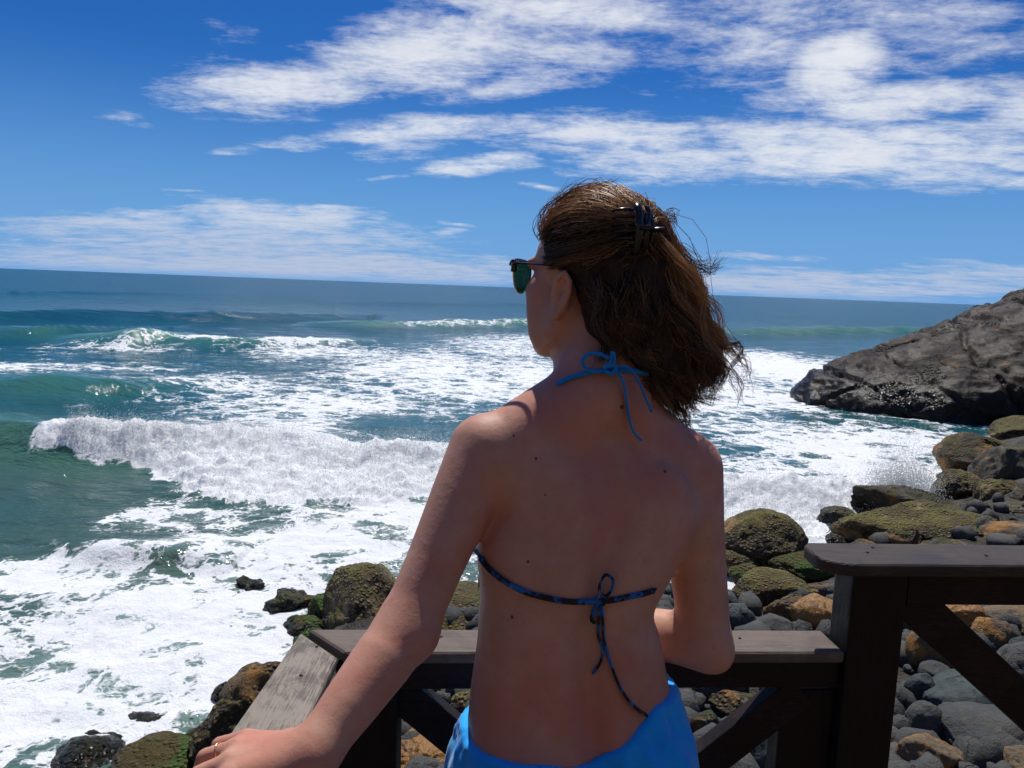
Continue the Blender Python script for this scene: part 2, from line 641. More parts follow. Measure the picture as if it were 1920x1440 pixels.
# the main breaker
s1, a1 = add_wave(H, [(-260, 775, .15), (-80, 782, .75), (60, 785, .9), (170, 788, .98), (330, 800, .85), (480, 812, .75), (640, 830, .8), (760, 838, .7), (850, 836, .7), (1000, 870, .4), (1150, 900, .2)], 3.2, 0.95)
# its continuation against the rocks on the right
s1b, a1b = add_wave(H, [(1150, 900, .1), (1300, 890, .55), (1420, 893, .65), (1540, 905, .55), (1640, 905, .35), (1720, 905, .1)], 1.6, 0.8)
# the green swell behind it
s2, a2 = add_wave(H, [(-300, 705, .3), (-60, 705, .6), (60, 703, .72), (200, 706, .7), (300, 714, .45), (420, 722, .1)], 3.5, 2.0)
# the far wave just breaking
s3, a3 = add_wave(H, [(60, 628, .2), (180, 624, .7), (262, 619, 1.1), (330, 625, .8), (420, 631, .72), (540, 631, .7), (610, 634, .5), (700, 640, .1)], 6.0, 2.6)
# lines of swell further out
s4, a4 = add_wave(H, [(560, 604, .2), (700, 602, .7), (820, 599, .9), (960, 598, .9), (1060, 600, .6), (1150, 606, .2)], 7.0, 3.0)
s5, a5 = add_wave(H, [(-200, 583, .7), (150, 580, 1.0), (420, 584, 1.0), (700, 590, .5)], 9, 4.5)
s6, a6 = add_wave(H, [(1300, 618, .3), (1400, 615, .8), (1560, 611, 1.1), (1700, 612, 1.1), (1800, 616, .9), (2100, 625, .6)], 6, 2.6)
s7, a7 = add_wave(H, [(-200, 548, .4), (120, 545, .6), (300, 549, .4), (420, 553, .1)], 22, 16)
s8, a8 = add_wave(H, [(-150, 618, .4), (60, 612, .8), (220, 612, .5), (320, 615, .1)], 7, 3)
s9, a9 = add_wave(H, [(600, 566, .1), (740, 566, .5), (950, 568, .6), (1100, 573, .3)], 12, 8)
# small surge in the lower left
s10, a10 = add_wave(H, [(60, 1000, .05), (200, 1020, .2), (330, 1030, .28), (430, 1060, .12)], .9, .35)

# foam cover (0..1), patches as they drift on the water
def patch(px, py, wx, wy, rot=0.0):
    c = Zp(px, py, 0)
    rx = wx * depth(c) / FPX
    ry = abs(Zp(px, py - wy, 0)[1] - Zp(px, py + wy, 0)[1]) / 2
    dxx, dyy = SX - c[0], SY - c[1]
    return np.exp(-((dxx / rx) ** 2 + (dyy / ry) ** 2) ** 1.0)

wx_, wy_ = 0.9 * fbm2(SX * 0.3, SY * 0.3, 3, 22), 1.4 * fbm2(SX * 0.3, SY * 0.3, 3, 52)
SX0, SY0 = SX, SY
SX = SX + wx_ * np.minimum(SY0 / 18, 2.5); SY = SY + wy_ * np.minimum(SY0 / 18, 2.5)
foam = np.zeros_like(SX)
for a in [
    (330, 1180, 420, 150, .88), (120, 1320, 300, 120, .88), (480, 1240, 170, 110, 1.05), (120, 1080, 260, 70, .74), (560, 1020, 260, 70, .78), (700, 960, 220, 50, .72), (330, 960, 150, 40, .5), (700, 1030, 200, 60, .72),
    (800, 690, 190, 44, .68), (640, 760, 260, 40, .68), (960, 650, 140, 26, .56), (880, 730, 170, 34, .68), (430, 720, 190, 22, .52), (560, 800, 200, 26, .72), (1000, 700, 120, 40, .68),
    (20, 690, 90, 12, .75), (30, 715, 60, 10, .4), (230, 655, 130, 10, .42), (620, 660, 160, 16, .55), (250, 690, 160, 12, .4), (1000, 640, 90, 16, .5),
    (1470, 690, 170, 40, .98), (1400, 740, 120, 40, .76), (1560, 830, 200, 46, .78), (1720, 830, 140, 30, .82), (1450, 880, 110, 26, .62), (1620, 880, 140, 40, .95), (1420, 950, 140, 40, 1.0), (1540, 980, 90, 50, 1.0), (1500, 1040, 90, 60, 1.0), (1400, 1100, 170, 60, 1.0), (1260, 1120, 90, 60, .9), (1200, 700, 160, 60, .8), (1200, 850, 160, 90, .75), (1100, 1000, 220, 90, .85),
    (1330, 780, 70, 40, .4), (900, 800, 60, 20, .3),
]:
    foam = np.maximum(foam, a[4] * patch(a[0], a[1], a[2], a[3]))
clear = np.zeros_like(SX)
for a in [(60, 930, 150, 60, .8), (730, 795, 110, 20, .5), (90, 850, 60, 30, .6), (560, 960, 60, 16, .25), (360, 1135, 60, 16, .3), (230, 1010, 70, 14, .3), (820, 760, 60, 18, .25), (1000, 780, 90, 24, .3), (1480, 780, 50, 14, .3)]:
    clear = np.maximum(clear, a[4] * patch(*a[:4]))
foam = np.clip(foam - clear, 0, 1)
SX, SY = SX0, SY0
foam += 0.24 * fbm2(SX * 0.45, SY * 0.8, 3, 91) * (foam > 0.02)
# broken water on the faces of the waves
jit = fbm2(SX * 0.9, SY * 0.9, 3, 66)
white = np.zeros_like(SX)
xw = lambda px, py: Zp(px, py, 0)[0]
foot = np.array([Zp(a, b, .05)[:2] for a, b in [(100, 842), (140, 866), (215, 872), (290, 882), (360, 915), (430, 942), (560, 948), (700, 938), (830, 925), (960, 930)]])
foot = foot[np.argsort(foot[:, 0])]
cx0, cy0, _ = crest([(60, 785, .9), (170, 788, .98), (330, 800, .85), (480, 812, .75), (640, 830, .8), (760, 838, .7), (850, 836, .7)], 0, 0)
foot_len = lambda x: np.interp(x, cx0, cy0) - np.interp(x, foot[:, 0], foot[:, 1])
lx0, lx1 = Zp(88, 783, 1.1)[0], Zp(128, 866, .1)[0]
e = sstep(-.9, .3, SX - (lx0 + (lx1 - lx0) * np.clip(-s1 / 3.0, 0, 1)) + .5 * jit) * np.interp(SX, [-2, .5], [1, .6])
frontlen = np.maximum(foot_len(SX), .8)
w1 = e * sstep(1.9, -0.1, s1 + 0.9 * jit) * sstep(-1.2, -0.82, s1 / frontlen + 0.3 * jit)
w1[SX > 1.5] = 0
w1b = sstep(3.4, 4.4, SX) * sstep(1.6, 0.2, s1b + .5 * jit) * sstep(-3.2, -2.2, s1b + .6 * jit) * sstep(13, 11.5, SX)
dpt = Zp(262, 619, 1.7)[0]
w3 = np.exp(-((SX - dpt) / 2.0) ** 2) * sstep(1.6, 0, s3) * sstep(-1.6, -.3, s3 + 1.2 * jit) * 0.8
x4 = Zp(420, 631, 1.3)[0]; x5 = Zp(600, 634, 1.)[0]
w3 = np.maximum(w3, sstep(x4 - 2, x4 + 1, SX) * sstep(x5 + 2, x5 - 2, SX) * sstep(1.0, -0.2, s3 + .8 * jit) * sstep(-2.6, -.6, s3 + 3.0 * jit) * .8)
x6 = Zp(800, 600, .9)[0]; x7 = Zp(1010, 600, .9)[0]
w4 = .55 * sstep(x6 - 6, x6, SX) * sstep(x7 + 5, x7, SX) * sstep(1.5, 0, s4 + 2 * jit) * sstep(-4, -1.5, s4 + 3 * jit) * .62
w10 = sstep(-5.4, -4.6, SX) * sstep(-3.2, -3.9, SX) * sstep(.2, 0, s10) * sstep(-.7, -.3, s10 + .2 * jit)
white = np.maximum.reduce([w1, w1b, w3, w4])
foam = np.maximum(foam, 0)
# churned water stands up in lumps
lump = fbm(np.stack([SX * 1.5, SY * 1.5, H * 1.5], -1), 4, billow=True)
H += np.maximum(w1, w1b) * (0.08 + 0.20 * lump + 0.10 * fbm(np.stack([SX * 6, SY * 6, H * 6], -1), 3, billow=True))
H += w3 * 0.35 * np.abs(fbm(np.stack([SX * .8, SY * .8, H], -1), 3, billow=True))
rmp = a1 * np.clip(1 + s1 / (frontlen * 1.05), 0, 1) ** 1.15 - a1 * np.exp(-(s1 / .95) ** 2)
H += e * np.where(s1 < 0, np.maximum(rmp, 0), 0) * .85 * sstep(-1.25, -.8, s1 / frontlen)
foam = np.clip(np.maximum(foam, 1.15 * white), 0, 1.3)
# crests painted greener for light through thin water; sand stirred up in the shallows
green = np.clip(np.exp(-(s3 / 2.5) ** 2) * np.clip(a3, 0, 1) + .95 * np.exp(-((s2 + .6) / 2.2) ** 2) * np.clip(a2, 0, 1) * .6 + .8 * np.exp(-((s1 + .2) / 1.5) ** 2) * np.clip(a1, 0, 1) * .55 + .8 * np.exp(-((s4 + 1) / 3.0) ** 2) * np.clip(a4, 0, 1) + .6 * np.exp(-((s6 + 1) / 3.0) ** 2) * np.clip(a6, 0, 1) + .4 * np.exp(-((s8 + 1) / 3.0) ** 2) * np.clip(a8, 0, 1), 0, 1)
shallow = sstep(30, 11, SY + 0.25 * SX + 3 * fbm2(SX * .15, SY * .15, 2, 30))

V = np.stack([SX, SY, H], -1).reshape(-1, 3)
ii = np.arange(NR * NC).reshape(NR, NC)
Q = np.stack([ii[:-1, :-1], ii[:-1, 1:], ii[1:, 1:], ii[1:, :-1]], -1).reshape(-1, 4)

mt_sea, S = new_mat('sea_water')
g = S.n('ShaderNodeNewGeometry')
pos = g.outputs['Position']
fo = S.attr('foam'); crest_light = S.attr('green'); sh = S.attr('shallow')
flat = S.vmath('MULTIPLY', pos, (1, 1, 0.35))
dist_w = S.math('LENGTH', 0) if False else S.vmath('LENGTH', pos)
# water colour by depth and sand, then light painted on the waves
wcol = S.mix(sh, lin(24, 86, 92), lin(72, 96, 84))
deep = S.maprange(dist_w, 60, 240)
wcol = S.mix(deep, wcol, lin(26, 88, 112))
big, _ = S.noise(S.vmath('MULTIPLY', pos, (0.03, 0.09, 0)), 1.0, 3)
wcol = S.mix(S.maprange(big, 0.35, 0.65, 0, 0.5), wcol, lin(26, 82, 84))
facet_shade, _ = S.noise(S.vmath('MULTIPLY', pos, (0.05, 0.3, 0)), 1.0, 6, 0.7, 0.3)
wcol = S.mix(S.math('MULTIPLY', S.maprange(facet_shade, .35, .65, .0, .55), S.maprange(dist_w, 30, 90)), wcol, lin(12, 54, 78))  # darker streaks painted for far wave facets that reflect less sky
wcol = S.mix(crest_light, wcol, lin(84, 140, 112))  # light through the thin crests, painted as a greener colour
# ripples
b1, _ = S.noise(S.vmath('MULTIPLY', pos, (0.8, 1.5, 1)), 1.3, 5, 0.6, 0.4)
b2, _ = S.noise(S.vmath('MULTIPLY', pos, (0.16, 0.4, 0.2)), 1.0, 6, 0.62, 0.6)
b3, _ = S.noise(S.vmath('MULTIPLY', pos, (0.035, 0.11, 0.1)), 1.0, 5, 0.65, 0.4)
hgt = S.math('ADD', S.math('MULTIPLY', b1, 0.10), S.math('ADD', S.math('MULTIPLY', b2, 0.42), S.math('MULTIPLY', b3, S.maprange(dist_w, 60, 250, 0.0, 2.2))))
nrm = S.bump(hgt, 1.0, 1.1)
water = principled(S, wcol, S.maprange(dist_w, 20, 200, .08, .22), nrm, S.maprange(dist_w, 20, 160, .45, .07), IOR=1.33)
# lacy foam: drifting cells with torn edges
_, wn = S.noise(flat, 0.9, 4, 0.6)
fw = S.vmath('ADD', flat, S.vmath('SCALE', S.vmath('SUBTRACT', wn, (.5, .5, .5)), scale=1.5))
_, wn2 = S.noise(flat, 4.0, 3, 0.6)
fw = S.vmath('ADD', fw, S.vmath('SCALE', S.vmath('SUBTRACT', wn2, (.5, .5, .5)), scale=0.3))
fw = S.vmath('MULTIPLY', fw, (0.85, 1.0, 1.0))
v1 = S.vor(fw, 0.85, 'DISTANCE_TO_EDGE')
v2 = S.vor(fw, 2.3, 'DISTANCE_TO_EDGE')
v3 = S.vor(fw, 6.5, 'DISTANCE_TO_EDGE')
l1 = S.maprange(v1, 0.0, 0.30, 1.0, 0.0)
l2 = S.maprange(v2, 0.0, 0.28, 1.0, 0.0)
l3 = S.maprange(v3, 0.0, 0.26, 1.0, 0.0)
n1, _ = S.noise(flat, 0.55, 7, 0.62, 0.5)
n2, _ = S.noise(flat, 7.0, 5, 0.65, 0.2)
lace = S.math('ADD', S.math('MULTIPLY', l1, 0.62), S.math('ADD', S.math('MULTIPLY', l2, 0.48), S.math('MULTIPLY', l3, 0.32)))
tex = S.math('ADD', lace, S.math('ADD', S.math('MULTIPLY', S.math('SUBTRACT', n1, 0.5), 1.25), S.math('MULTIPLY', S.math('SUBTRACT', n2, 0.5), 0.5)))
fsum = S.math('MULTIPLY_ADD', fo, 1.55, S.math('SUBTRACT', tex, 1.30))
fm = S.math('MULTIPLY', S.maprange(fsum, 0.0, 0.42), S.maprange(fo, 0.03, 0.25))
# aerated water between the strands
milky = S.math('MULTIPLY', S.maprange(fo, 0.2, 0.95, 0, 0.8), S.maprange(n1, 0.3, 0.7, 0.35, 1.0))
wcol2 = S.mix(milky, wcol, lin(158, 180, 170))
S.put(water.node.inputs['Base Color'], wcol2)
fb, _ = S.noise(pos, 3.5, 6, 0.72)
fn = S.bump(fb, 0.75, 0.12)
foamsh = principled(S, S.mix(S.maprange(fb, 0.3, 0.7), (0.76, 0.785, 0.80), (0.87, 0.88, 0.88)), 0.85, fn, 0.2, Subsurface_Weight=.25, Subsurface_Radius=(1.0, 1.0, 1.0), Subsurface_Scale=.12)
mx = S.n('ShaderNodeMixShader')
S.link(fm, mx.inputs[0]); S.link(water, mx.inputs[1]); S.link(foamsh, mx.inputs[2])
finish(S, mx.outputs[0])
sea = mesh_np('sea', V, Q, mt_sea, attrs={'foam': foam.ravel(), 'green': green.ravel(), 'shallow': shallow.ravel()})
tag(sea, kind='structure')

mt_foam, S = new_mat('wave_foam')
g = S.n('ShaderNodeNewGeometry')
fb, _ = S.noise(g.outputs['Position'], 11, 6, 0.7)
fb2, _ = S.noise(g.outputs['Position'], 40, 3, 0.7)
bs = principled(S, S.mix(S.maprange(fb, .3, .7), (0.78, 0.80, 0.81), (0.88, 0.885, 0.88)), 0.8, S.bump(S.math('ADD', fb, S.math('MULTIPLY', fb2, .3)), 0.7, 0.1), 0.2)
tr = S.n('ShaderNodeBsdfTranslucent'); tr.inputs[0].default_value = (.8, .84, .84, 1)
mx = S.n('ShaderNodeMixShader'); mx.inputs[0].default_value = 0.5
S.link(bs, mx.inputs[1]); S.link(tr.outputs[0], mx.inputs[2])
tp = S.n('ShaderNodeBsdfTransparent')
mx2 = S.n('ShaderNodeMixShader'); mx2.inputs[0].default_value = 0.5
S.link(tp.outputs[0], mx2.inputs[1]); S.link(mx.outputs[0], mx2.inputs[2])
finish(S, mx2.outputs[0])

def droplets(name, C, rad, label, cat, mat=mt_foam):
    """flecks of thrown water: small tetrahedra"""
    O = np.array([[1, 1, 1], [-1, -1, 1], [-1, 1, -1], [1, -1, -1]], float) * .8
    Tf = np.array([[0, 2, 1], [0, 1, 3], [0, 3, 2], [1, 2, 3]])
    n = len(C)
    V = C[:, None] + O[None] * rad[:, None, None] * rng.uniform(.6, 1.4, (n, 4, 1))
    Tq = Tf[None] + 4 * np.arange(n)[:, None, None]
    o = mesh_np(name, V.reshape(-1, 3), Tq.reshape(-1, 3), mat)
    return tag(o, label, cat, kind='stuff')

# height of the water at a place (for spray)
def sea_h(x, y):
    r = np.clip(np.searchsorted(Yr, y), 0, NR - 1)
    c = np.clip(np.searchsorted(tx, x / y), 0, NC - 1)
    return H[r, c]

# spray thrown up along the main breaker
n = 30000
x = rng.uniform(lx0 + .4, 0.2, n)
cx, cy, cz = crest([(60, 785, .9), (170, 788, .98), (330, 800, .85), (480, 812, .75), (640, 830, .8), (760, 838, .7), (850, 836, .7)], 0, 0)
yc = np.interp(x, cx, cy)
fl = np.maximum(foot_len(x), .8)
s = np.where(rng.random(n) < .45, rng.normal(-.2, .45, n), -fl * rng.random(n))
y = yc + s
clump = np.clip(fbm2(x * 1.2, y * 1.2, 3, 20) * 2.2 + .35, 0, 1.2)
hz = rng.exponential(0.12, n) * (0.4 + 1.6 * clump)
ri = np.clip(np.searchsorted(Yr, y), 0, NR - 1); ci = np.clip(np.searchsorted(tx, x / y), 0, NC - 1)
okd = w1[ri, ci] > .35                                   # only over churned water
x, y, hz = x[okd], y[okd], hz[okd]; n = len(x)
C = np.stack([x, y, sea_h(x, y) + hz], 1)
droplets('wave_spray', C, rng.uniform(.004, .013, n) * np.exp(-hz * .8), 'white spray flung up along the big breaking wave at left', 'spray')
# burst where the surge hits the rocks on the right
n = 34000
c0 = Zp(1694, 965, 0.1)
th = rng.normal(0, .42, n); r_ = rng.power(1.2, n)
hgt_ = rng.random(n) ** 1.6 * np.exp(-(th / .55) ** 2)
C = np.stack([c0[0] + 1.15 * th + .35 * rng.normal(0, 1, n) * hgt_ - .1, c0[1] + rng.normal(0, .35, n), c0[2] + 2.15 * hgt_ * (0.55 + .45 * np.cos(7 * th) ** 2)], 1)
droplets('rock_spray', C, rng.uniform(.005, .017, n) * (1.1 - .6 * hgt_), 'burst of white spray where the surge hits the right hand rocks', 'spray')
n = 9000
px_ = rng.uniform(1345, 1640, n); py_ = 915 + 55 * rng.random(n) + 20 * np.sin(px_ / 23.)
C = np.array([Zp(a, b, .3) for a, b in zip(px_, py_)])
C[:, 2] = sea_h(C[:, 0], C[:, 1]) + rng.exponential(.14, n)
droplets('surge_spray', C, rng.uniform(.003, .010, n), 'white spray over the surge rolling in behind the right arm', 'spray')
n = 1500
x = rng.normal(dpt, 1.6, n); y = np.interp(x, *crest([(180, 624, .7), (262, 619, 1.7), (330, 625, 1.45), (540, 631, 1.25)], 0, 0)[:2]) + rng.normal(0, .6, n)
C = np.stack([x, y, sea_h(x, y) + rng.exponential(.22, n) * np.exp(-((x - dpt) / 1.6) ** 2)], 1)
droplets('crest_spray', C, rng.uniform(.006, .016, n), 'spray blown off the peak of the far green wave', 'spray')

# ------------------------------------------------------------------ shore
# ground below the boulders: rock shelf that rises from the water to the right and under the deck
sx = np.concatenate([np.linspace(-60, -9.5, 30), np.linspace(-9, 34, 130), np.linspace(35, 90, 30)]); sy = np.linspace(-4, 44, 150)
GX, GY = np.meshgrid(sx, sy, indexing='ij')
shore_pts = np.array([Zp(a, b, 0)[:2] for a, b in [(340, 1470), (430, 1380), (520, 1290), (600, 1190), (700, 1120), (1000, 1100), (1250, 1090), (1400, 1130), (1560, 1060), (1640, 1000), (1760, 900), (1880, 800)]])
def shore_y(x):
    return np.interp(x, shore_pts[:, 0], shore_pts[:, 1])
GZ = 0.22 * (shore_y(GX) - GY)
GZ = np.where(GZ > 0, np.minimum(GZ, 0.40 + 0.06 * GZ + 0.03 * np.maximum(GX - 2, 0)), np.maximum(GZ * 2, -1.5))
GZ += 0.10 * fbm2(GX * .8, GY * .8, 4, 10)
def ground_z(x, y):
    v = 0.22 * (shore_y(x) - y)
    return float(min(v, 0.40 + 0.06 * v + 0.03 * max(x - 2, 0))) if v > 0 else max(2 * v, -1.5)
ii = np.arange(GX.size).reshape(GX.shape)
Q = np.stack([ii[:-1, :-1], ii[1:, :-1], ii[1:, 1:], ii[:-1, 1:]], -1).reshape(-1, 4)

def rock_mat(name, ca, cb, cc, moss=0.0, mosscol=lin(74, 84, 22), rough=0.8, barn=0.0, wet=0.0, orange=0.0, scale=1.0, red=0.0, spec=.4, tide=.10):
    mt, S = new_mat(name)
    tc = S.n('ShaderNodeTexCoord'); oi = S.n('ShaderNodeObjectInfo'); g = S.n('ShaderNodeNewGeometry')
    p = S.vmath('ADD', tc.outputs['Object'], S.vmath('SCALE', (37.0, 53.0, 71.0), scale=oi.outputs['Random']))
    pz = lambda k: S.vmath('ADD', p, (k, k, k))
    n1, _ = S.noise(p, 1.6 * scale, 6, 0.62, 0.3)
    n2, _ = S.noise(p, 9 * scale, 6, 0.68, 0.2)
    n3, _ = S.noise(p, 45 * scale, 3, 0.6, 0.0)
    col = S.mix(S.maprange(n1, .36, .62), ca, cb)
    col = S.mix(S.maprange(n2, .45, .72), col, cc)
    if orange:
        o1, _ = S.noise(pz(7.0), 2.6 * scale, 5, .6, .4)
        col = S.mix(S.maprange(o1, .62 - .3 * orange, .75 - .3 * orange, 0, .9), col, lin(150, 104, 42))
    if red:
        o1, _ = S.noise(pz(17.0), 3.1 * scale, 5, .6, .4)
        col = S.mix(S.maprange(o1, .62 - .3 * red, .75 - .3 * red, 0, .8), col, lin(92, 52, 44))
    hgt = S.math('ADD', S.math('MULTIPLY', n2, 0.7), S.math('MULTIPLY', n3, 0.25))
    rg = S.maprange(n2, .3, .7, rough - .12, rough + .1)
    # cracks
    cv = S.vor(S.vmath('ADD', p, S.vmath('SCALE', S.noise(p, 2.0 * scale, 4, .6, 0)[1], scale=.7)), 0.9 * scale, 'DISTANCE_TO_EDGE')
    crack = S.math('MULTIPLY', S.maprange(cv, 0.0, 0.012, 1.0, 0.0), S.maprange(n1, .45, .6))
    col = S.mix(S.math('MULTIPLY', crack, .4), col, (0.02, 0.018, 0.015))
    hgt = S.math('SUBTRACT', hgt, S.math('MULTIPLY', crack, .5))
    if barn:
        bv = S.vor(p, 17 * scale, 'F1')
        bn, _ = S.noise(pz(3.0), 1.3 * scale, 3, .5, 0)
        bm = S.maprange(bn, .62 - .35 * barn, .72 - .35 * barn)
        col = S.mix(S.math('MULTIPLY', bm, S.maprange(bv, .15, .5, .15, .85)), col, lin(40, 34, 20))
        hgt = S.math('ADD', hgt, S.math('MULTIPLY', bm, S.maprange(bv, 0.05, .6, 1.1, 0)))
    if moss:
        sp = S.n('ShaderNodeSeparateXYZ'); S.link(g.outputs['Normal'], sp.inputs[0])
        mn, _ = S.noise(pz(11.0), 3.4 * scale, 6, .66, .4)
        mm = S.math('ADD', S.math('MULTIPLY', sp.outputs[2], .35), mn)
        mf = S.maprange(mm, .98 - .42 * moss, 1.10 - .42 * moss, 0, .92)
        mtex, _ = S.noise(p, 60 * scale, 3, .7, 0)
        mc = S.mix(S.maprange(n1, .4, .6), mosscol, lin(96, 82, 30))
        mc = S.mix(S.maprange(mtex, .35, .65), S.mix(0.5, mc, (0.01, 0.012, 0.004)), mc)
        col = S.mix(mf, col, mc)
        hgt = S.math('ADD', hgt, S.math('MULTIPLY', mf, S.math('MULTIPLY', mtex, .8)))
    spz = S.n('ShaderNodeSeparateXYZ'); S.link(g.outputs['Position'], spz.inputs[0])
    # soaked dark band at the waterline
    soak = S.maprange(S.math('SUBTRACT', spz.outputs[2], S.math('MULTIPLY', n1, tide)), tide * .2, tide * 1.1, 1.0, 0.0)
    col = S.mix(S.math('MULTIPLY', soak, .7), col, (0.012, 0.011, 0.010))
    rgh = rg if not wet else S.maprange(n1, .35, .65, max(.12, rough - .5 * wet), rough)
    rgh = S.math('MULTIPLY_ADD', S.math('MULTIPLY', soak, rgh), -.55, rgh)
    b = principled(S, col, rgh, S.bump(hgt, 0.85, 0.06 / scale ** .5), spec)
    finish(S, b)
    return mt

M_GREY = rock_mat('grey_stone', lin(78, 78, 75), lin(62, 65, 64), lin(92, 86, 77), rough=.85)
M_BLUE = rock_mat('blue_grey_stone', lin(56, 65, 65), lin(68, 76, 74), lin(46, 54, 55), rough=.8)
M_TAN = rock_mat('tan_stone', lin(104, 86, 64), lin(86, 72, 54), lin(126, 108, 82), rough=.75, orange=.5)
M_BROWN = rock_mat('brown_stone', lin(112, 92, 66), lin(86, 74, 54), lin(132, 112, 84), moss=.45, orange=.45, barn=.4)
M_MOSS = rock_mat('mossy_stone', lin(146, 124, 84), lin(122, 104, 70), lin(166, 146, 106), moss=.65, mosscol=lin(124, 118, 52), barn=.8, orange=.35)
M_GREEN = rock_mat('weedy_stone', lin(60, 56, 40), lin(44, 42, 32), lin(80, 74, 50), moss=1.5, mosscol=lin(66, 108, 22), barn=.7, red=.3)
M_DARK = rock_mat('wet_dark_stone', lin(46, 44, 40), lin(34, 32, 30), lin(64, 58, 46), moss=.6, rough=.55, wet=.45, barn=.6, orange=.15)
M_ORANGE = rock_mat('wet_orange_stone', lin(150, 104, 54), lin(116, 84, 48), lin(168, 130, 80), rough=.42, wet=.5, orange=.8, moss=.2)
M_SLATE = rock_mat('slab_stone', lin(84, 78, 66), lin(64, 60, 52), lin(106, 96, 78), moss=.5, barn=.3, orange=.2)
M_GROUND = rock_mat('shore_ground', lin(66, 60, 50), lin(48, 46, 42), lin(84, 78, 66), moss=.2, barn=.5, rough=.75, scale=1.2)
M_HEAD = rock_mat('headland_stone', lin(54, 43, 31), lin(30, 26, 23), lin(70, 56, 39), rough=.74, wet=.6, scale=.42, orange=.04, barn=.25, spec=.2, tide=1.3)
ground = mesh_np('shore_ground', np.stack([GX, GY, GZ], -1).reshape(-1, 3), Q, M_GROUND)
tag(ground, kind='structure')
# unseen dry slope added behind the deck to block sky and bounce warm light
kx, ky = np.meshgrid(np.linspace(-70, 80, 90), np.linspace(-80, -3.2, 70), indexing='ij')
kz = 1.2 + 10 * sstep(-3, -15, ky + 1.5 * fbm2(kx * .1, ky * .1, 2, 40)) + 9 * sstep(-15, -60, ky) + .5 * fbm2(kx * .3, ky * .3, 3, 20)
ii = np.arange(kx.size).reshape(kx.shape)
mt, S = new_mat('added_slope')
g = S.n('ShaderNodeNewGeometry')
n1, _ = S.noise(g.outputs['Position'], .8, 6, .65)
finish(S, principled(S, S.mix(S.maprange(n1, .4, .6), lin(122, 98, 74), lin(88, 82, 56)), .9, S.bump(n1, .6, .3), .2))
added_hill = mesh_np('added_hillside', np.stack([kx, ky, kz], -1).reshape(-1, 3), np.stack([ii[:-1, :-1], ii[1:, :-1], ii[1:, 1:], ii[:-1, 1:]], -1).reshape(-1, 4), mt)
tag(added_hill, kind='structure')

_ico = {}
def ico(level):
    if level not in _ico:
        bm = bmesh.new()
        bmesh.ops.create_icosphere(bm, subdivisions=level, radius=1.0)
        _ico[level] = (np.array([v.co[:] for v in bm.verts]), np.array([[v.index for v in f.verts] for f in bm.faces]))
        bm.free()
    return _ico[level]

def boulder(name, c, rad, mat, label=None, seed=0, level=5, facets=7, rough=1.0, yaw=None, tilt=0.0, group=None, cat='rock', flatten=0.5):
    V0, Fc = ico(level)
    rs = np.random.default_rng(seed + 100)
    P = V0.copy()
    # flat faces broken off a rounded body
    for _ in range(facets):
        n = rs.normal(size=3); n /= np.linalg.norm(n)
        h = rs.uniform(.62, .9) if facets < 12 else rs.uniform(.5, .82)
        d = P @ n - h
        P -= np.outer(np.where(d > 0, d * (rs.uniform(.6, .95) if facets < 12 else rs.uniform(.88, 1.0)), 0), n)
    o = rs.uniform(0, 60, 3)
    P += V0 * (0.17 * rough * fbm(V0 * 1.5 + o, 3)[:, None])
    P += V0 * (0.06 * rough * fbm(V0 * 5 + o, 4)[:, None])
    if level >= 5: P += V0 * (0.022 * rough * fbm(V0 * 17 + o, 3)[:, None])
    # fit the wished extents
    P = (P - (P.max(0) + P.min(0)) / 2) / ((P.max(0) - P.min(0)) / 2)
    P *= np.asarray(rad)
    a = rs.uniform(-.4, .4) if yaw is None else yaw
    Rz = np.array([[math.cos(a), -math.sin(a), 0], [math.sin(a), math.cos(a), 0], [0, 0, 1]])
    Ry = np.array([[math.cos(tilt), 0, math.sin(tilt)], [0, 1, 0], [-math.sin(tilt), 0, math.cos(tilt)]])
    P = P @ Rz.T @ Ry.T
    ob = mesh_np(name, P, Fc, mat)
    ob.location = c
    return tag(ob, label, cat, group)

NB = [0]
def rock(box, mat, label, base=None, ratio=.8, seed=None, level=5, facets=7, rough=1.0, sink=.55, tilt=0.0, yaw=None, name='boulder', group=None):
    """boulder measured from its box in the photograph: x0, y0, x1, y1; resting on the ground at height base"""
    NB[0] += 1
    x0, y0, x1, y1 = box
    xc, yc = (x0 + x1) / 2, (y0 + y1) / 2
    zb = 0.3 if base is None else base
    c = Zp(xc, yc, zb)
    for _ in range(6):
        if base is None: zb = max(ground_z(c[0], c[1]), -.1)
        dp = depth(c)
        rx = (x1 - x0) / 2 * dp / FPX
        ry = ratio * rx
        th = math.atan2(CAM[2] - c[2], math.hypot(c[0], c[1]))
        ext = (y1 - y0) / 2 * dp / FPX
        rz = math.sqrt(max((ext / math.cos(0)) ** 2 - (ry * math.sin(th)) ** 2, (.35 * rx) ** 2)) / math.cos(th)
        rz = min(rz, 1.3 * rx)
        c = Zp(xc, yc, zb + sink * rz)
    return boulder(name, c, (rx, ry, rz), mat, label, seed if seed is not None else NB[0] * 7, level, facets, rough, yaw, tilt, group)

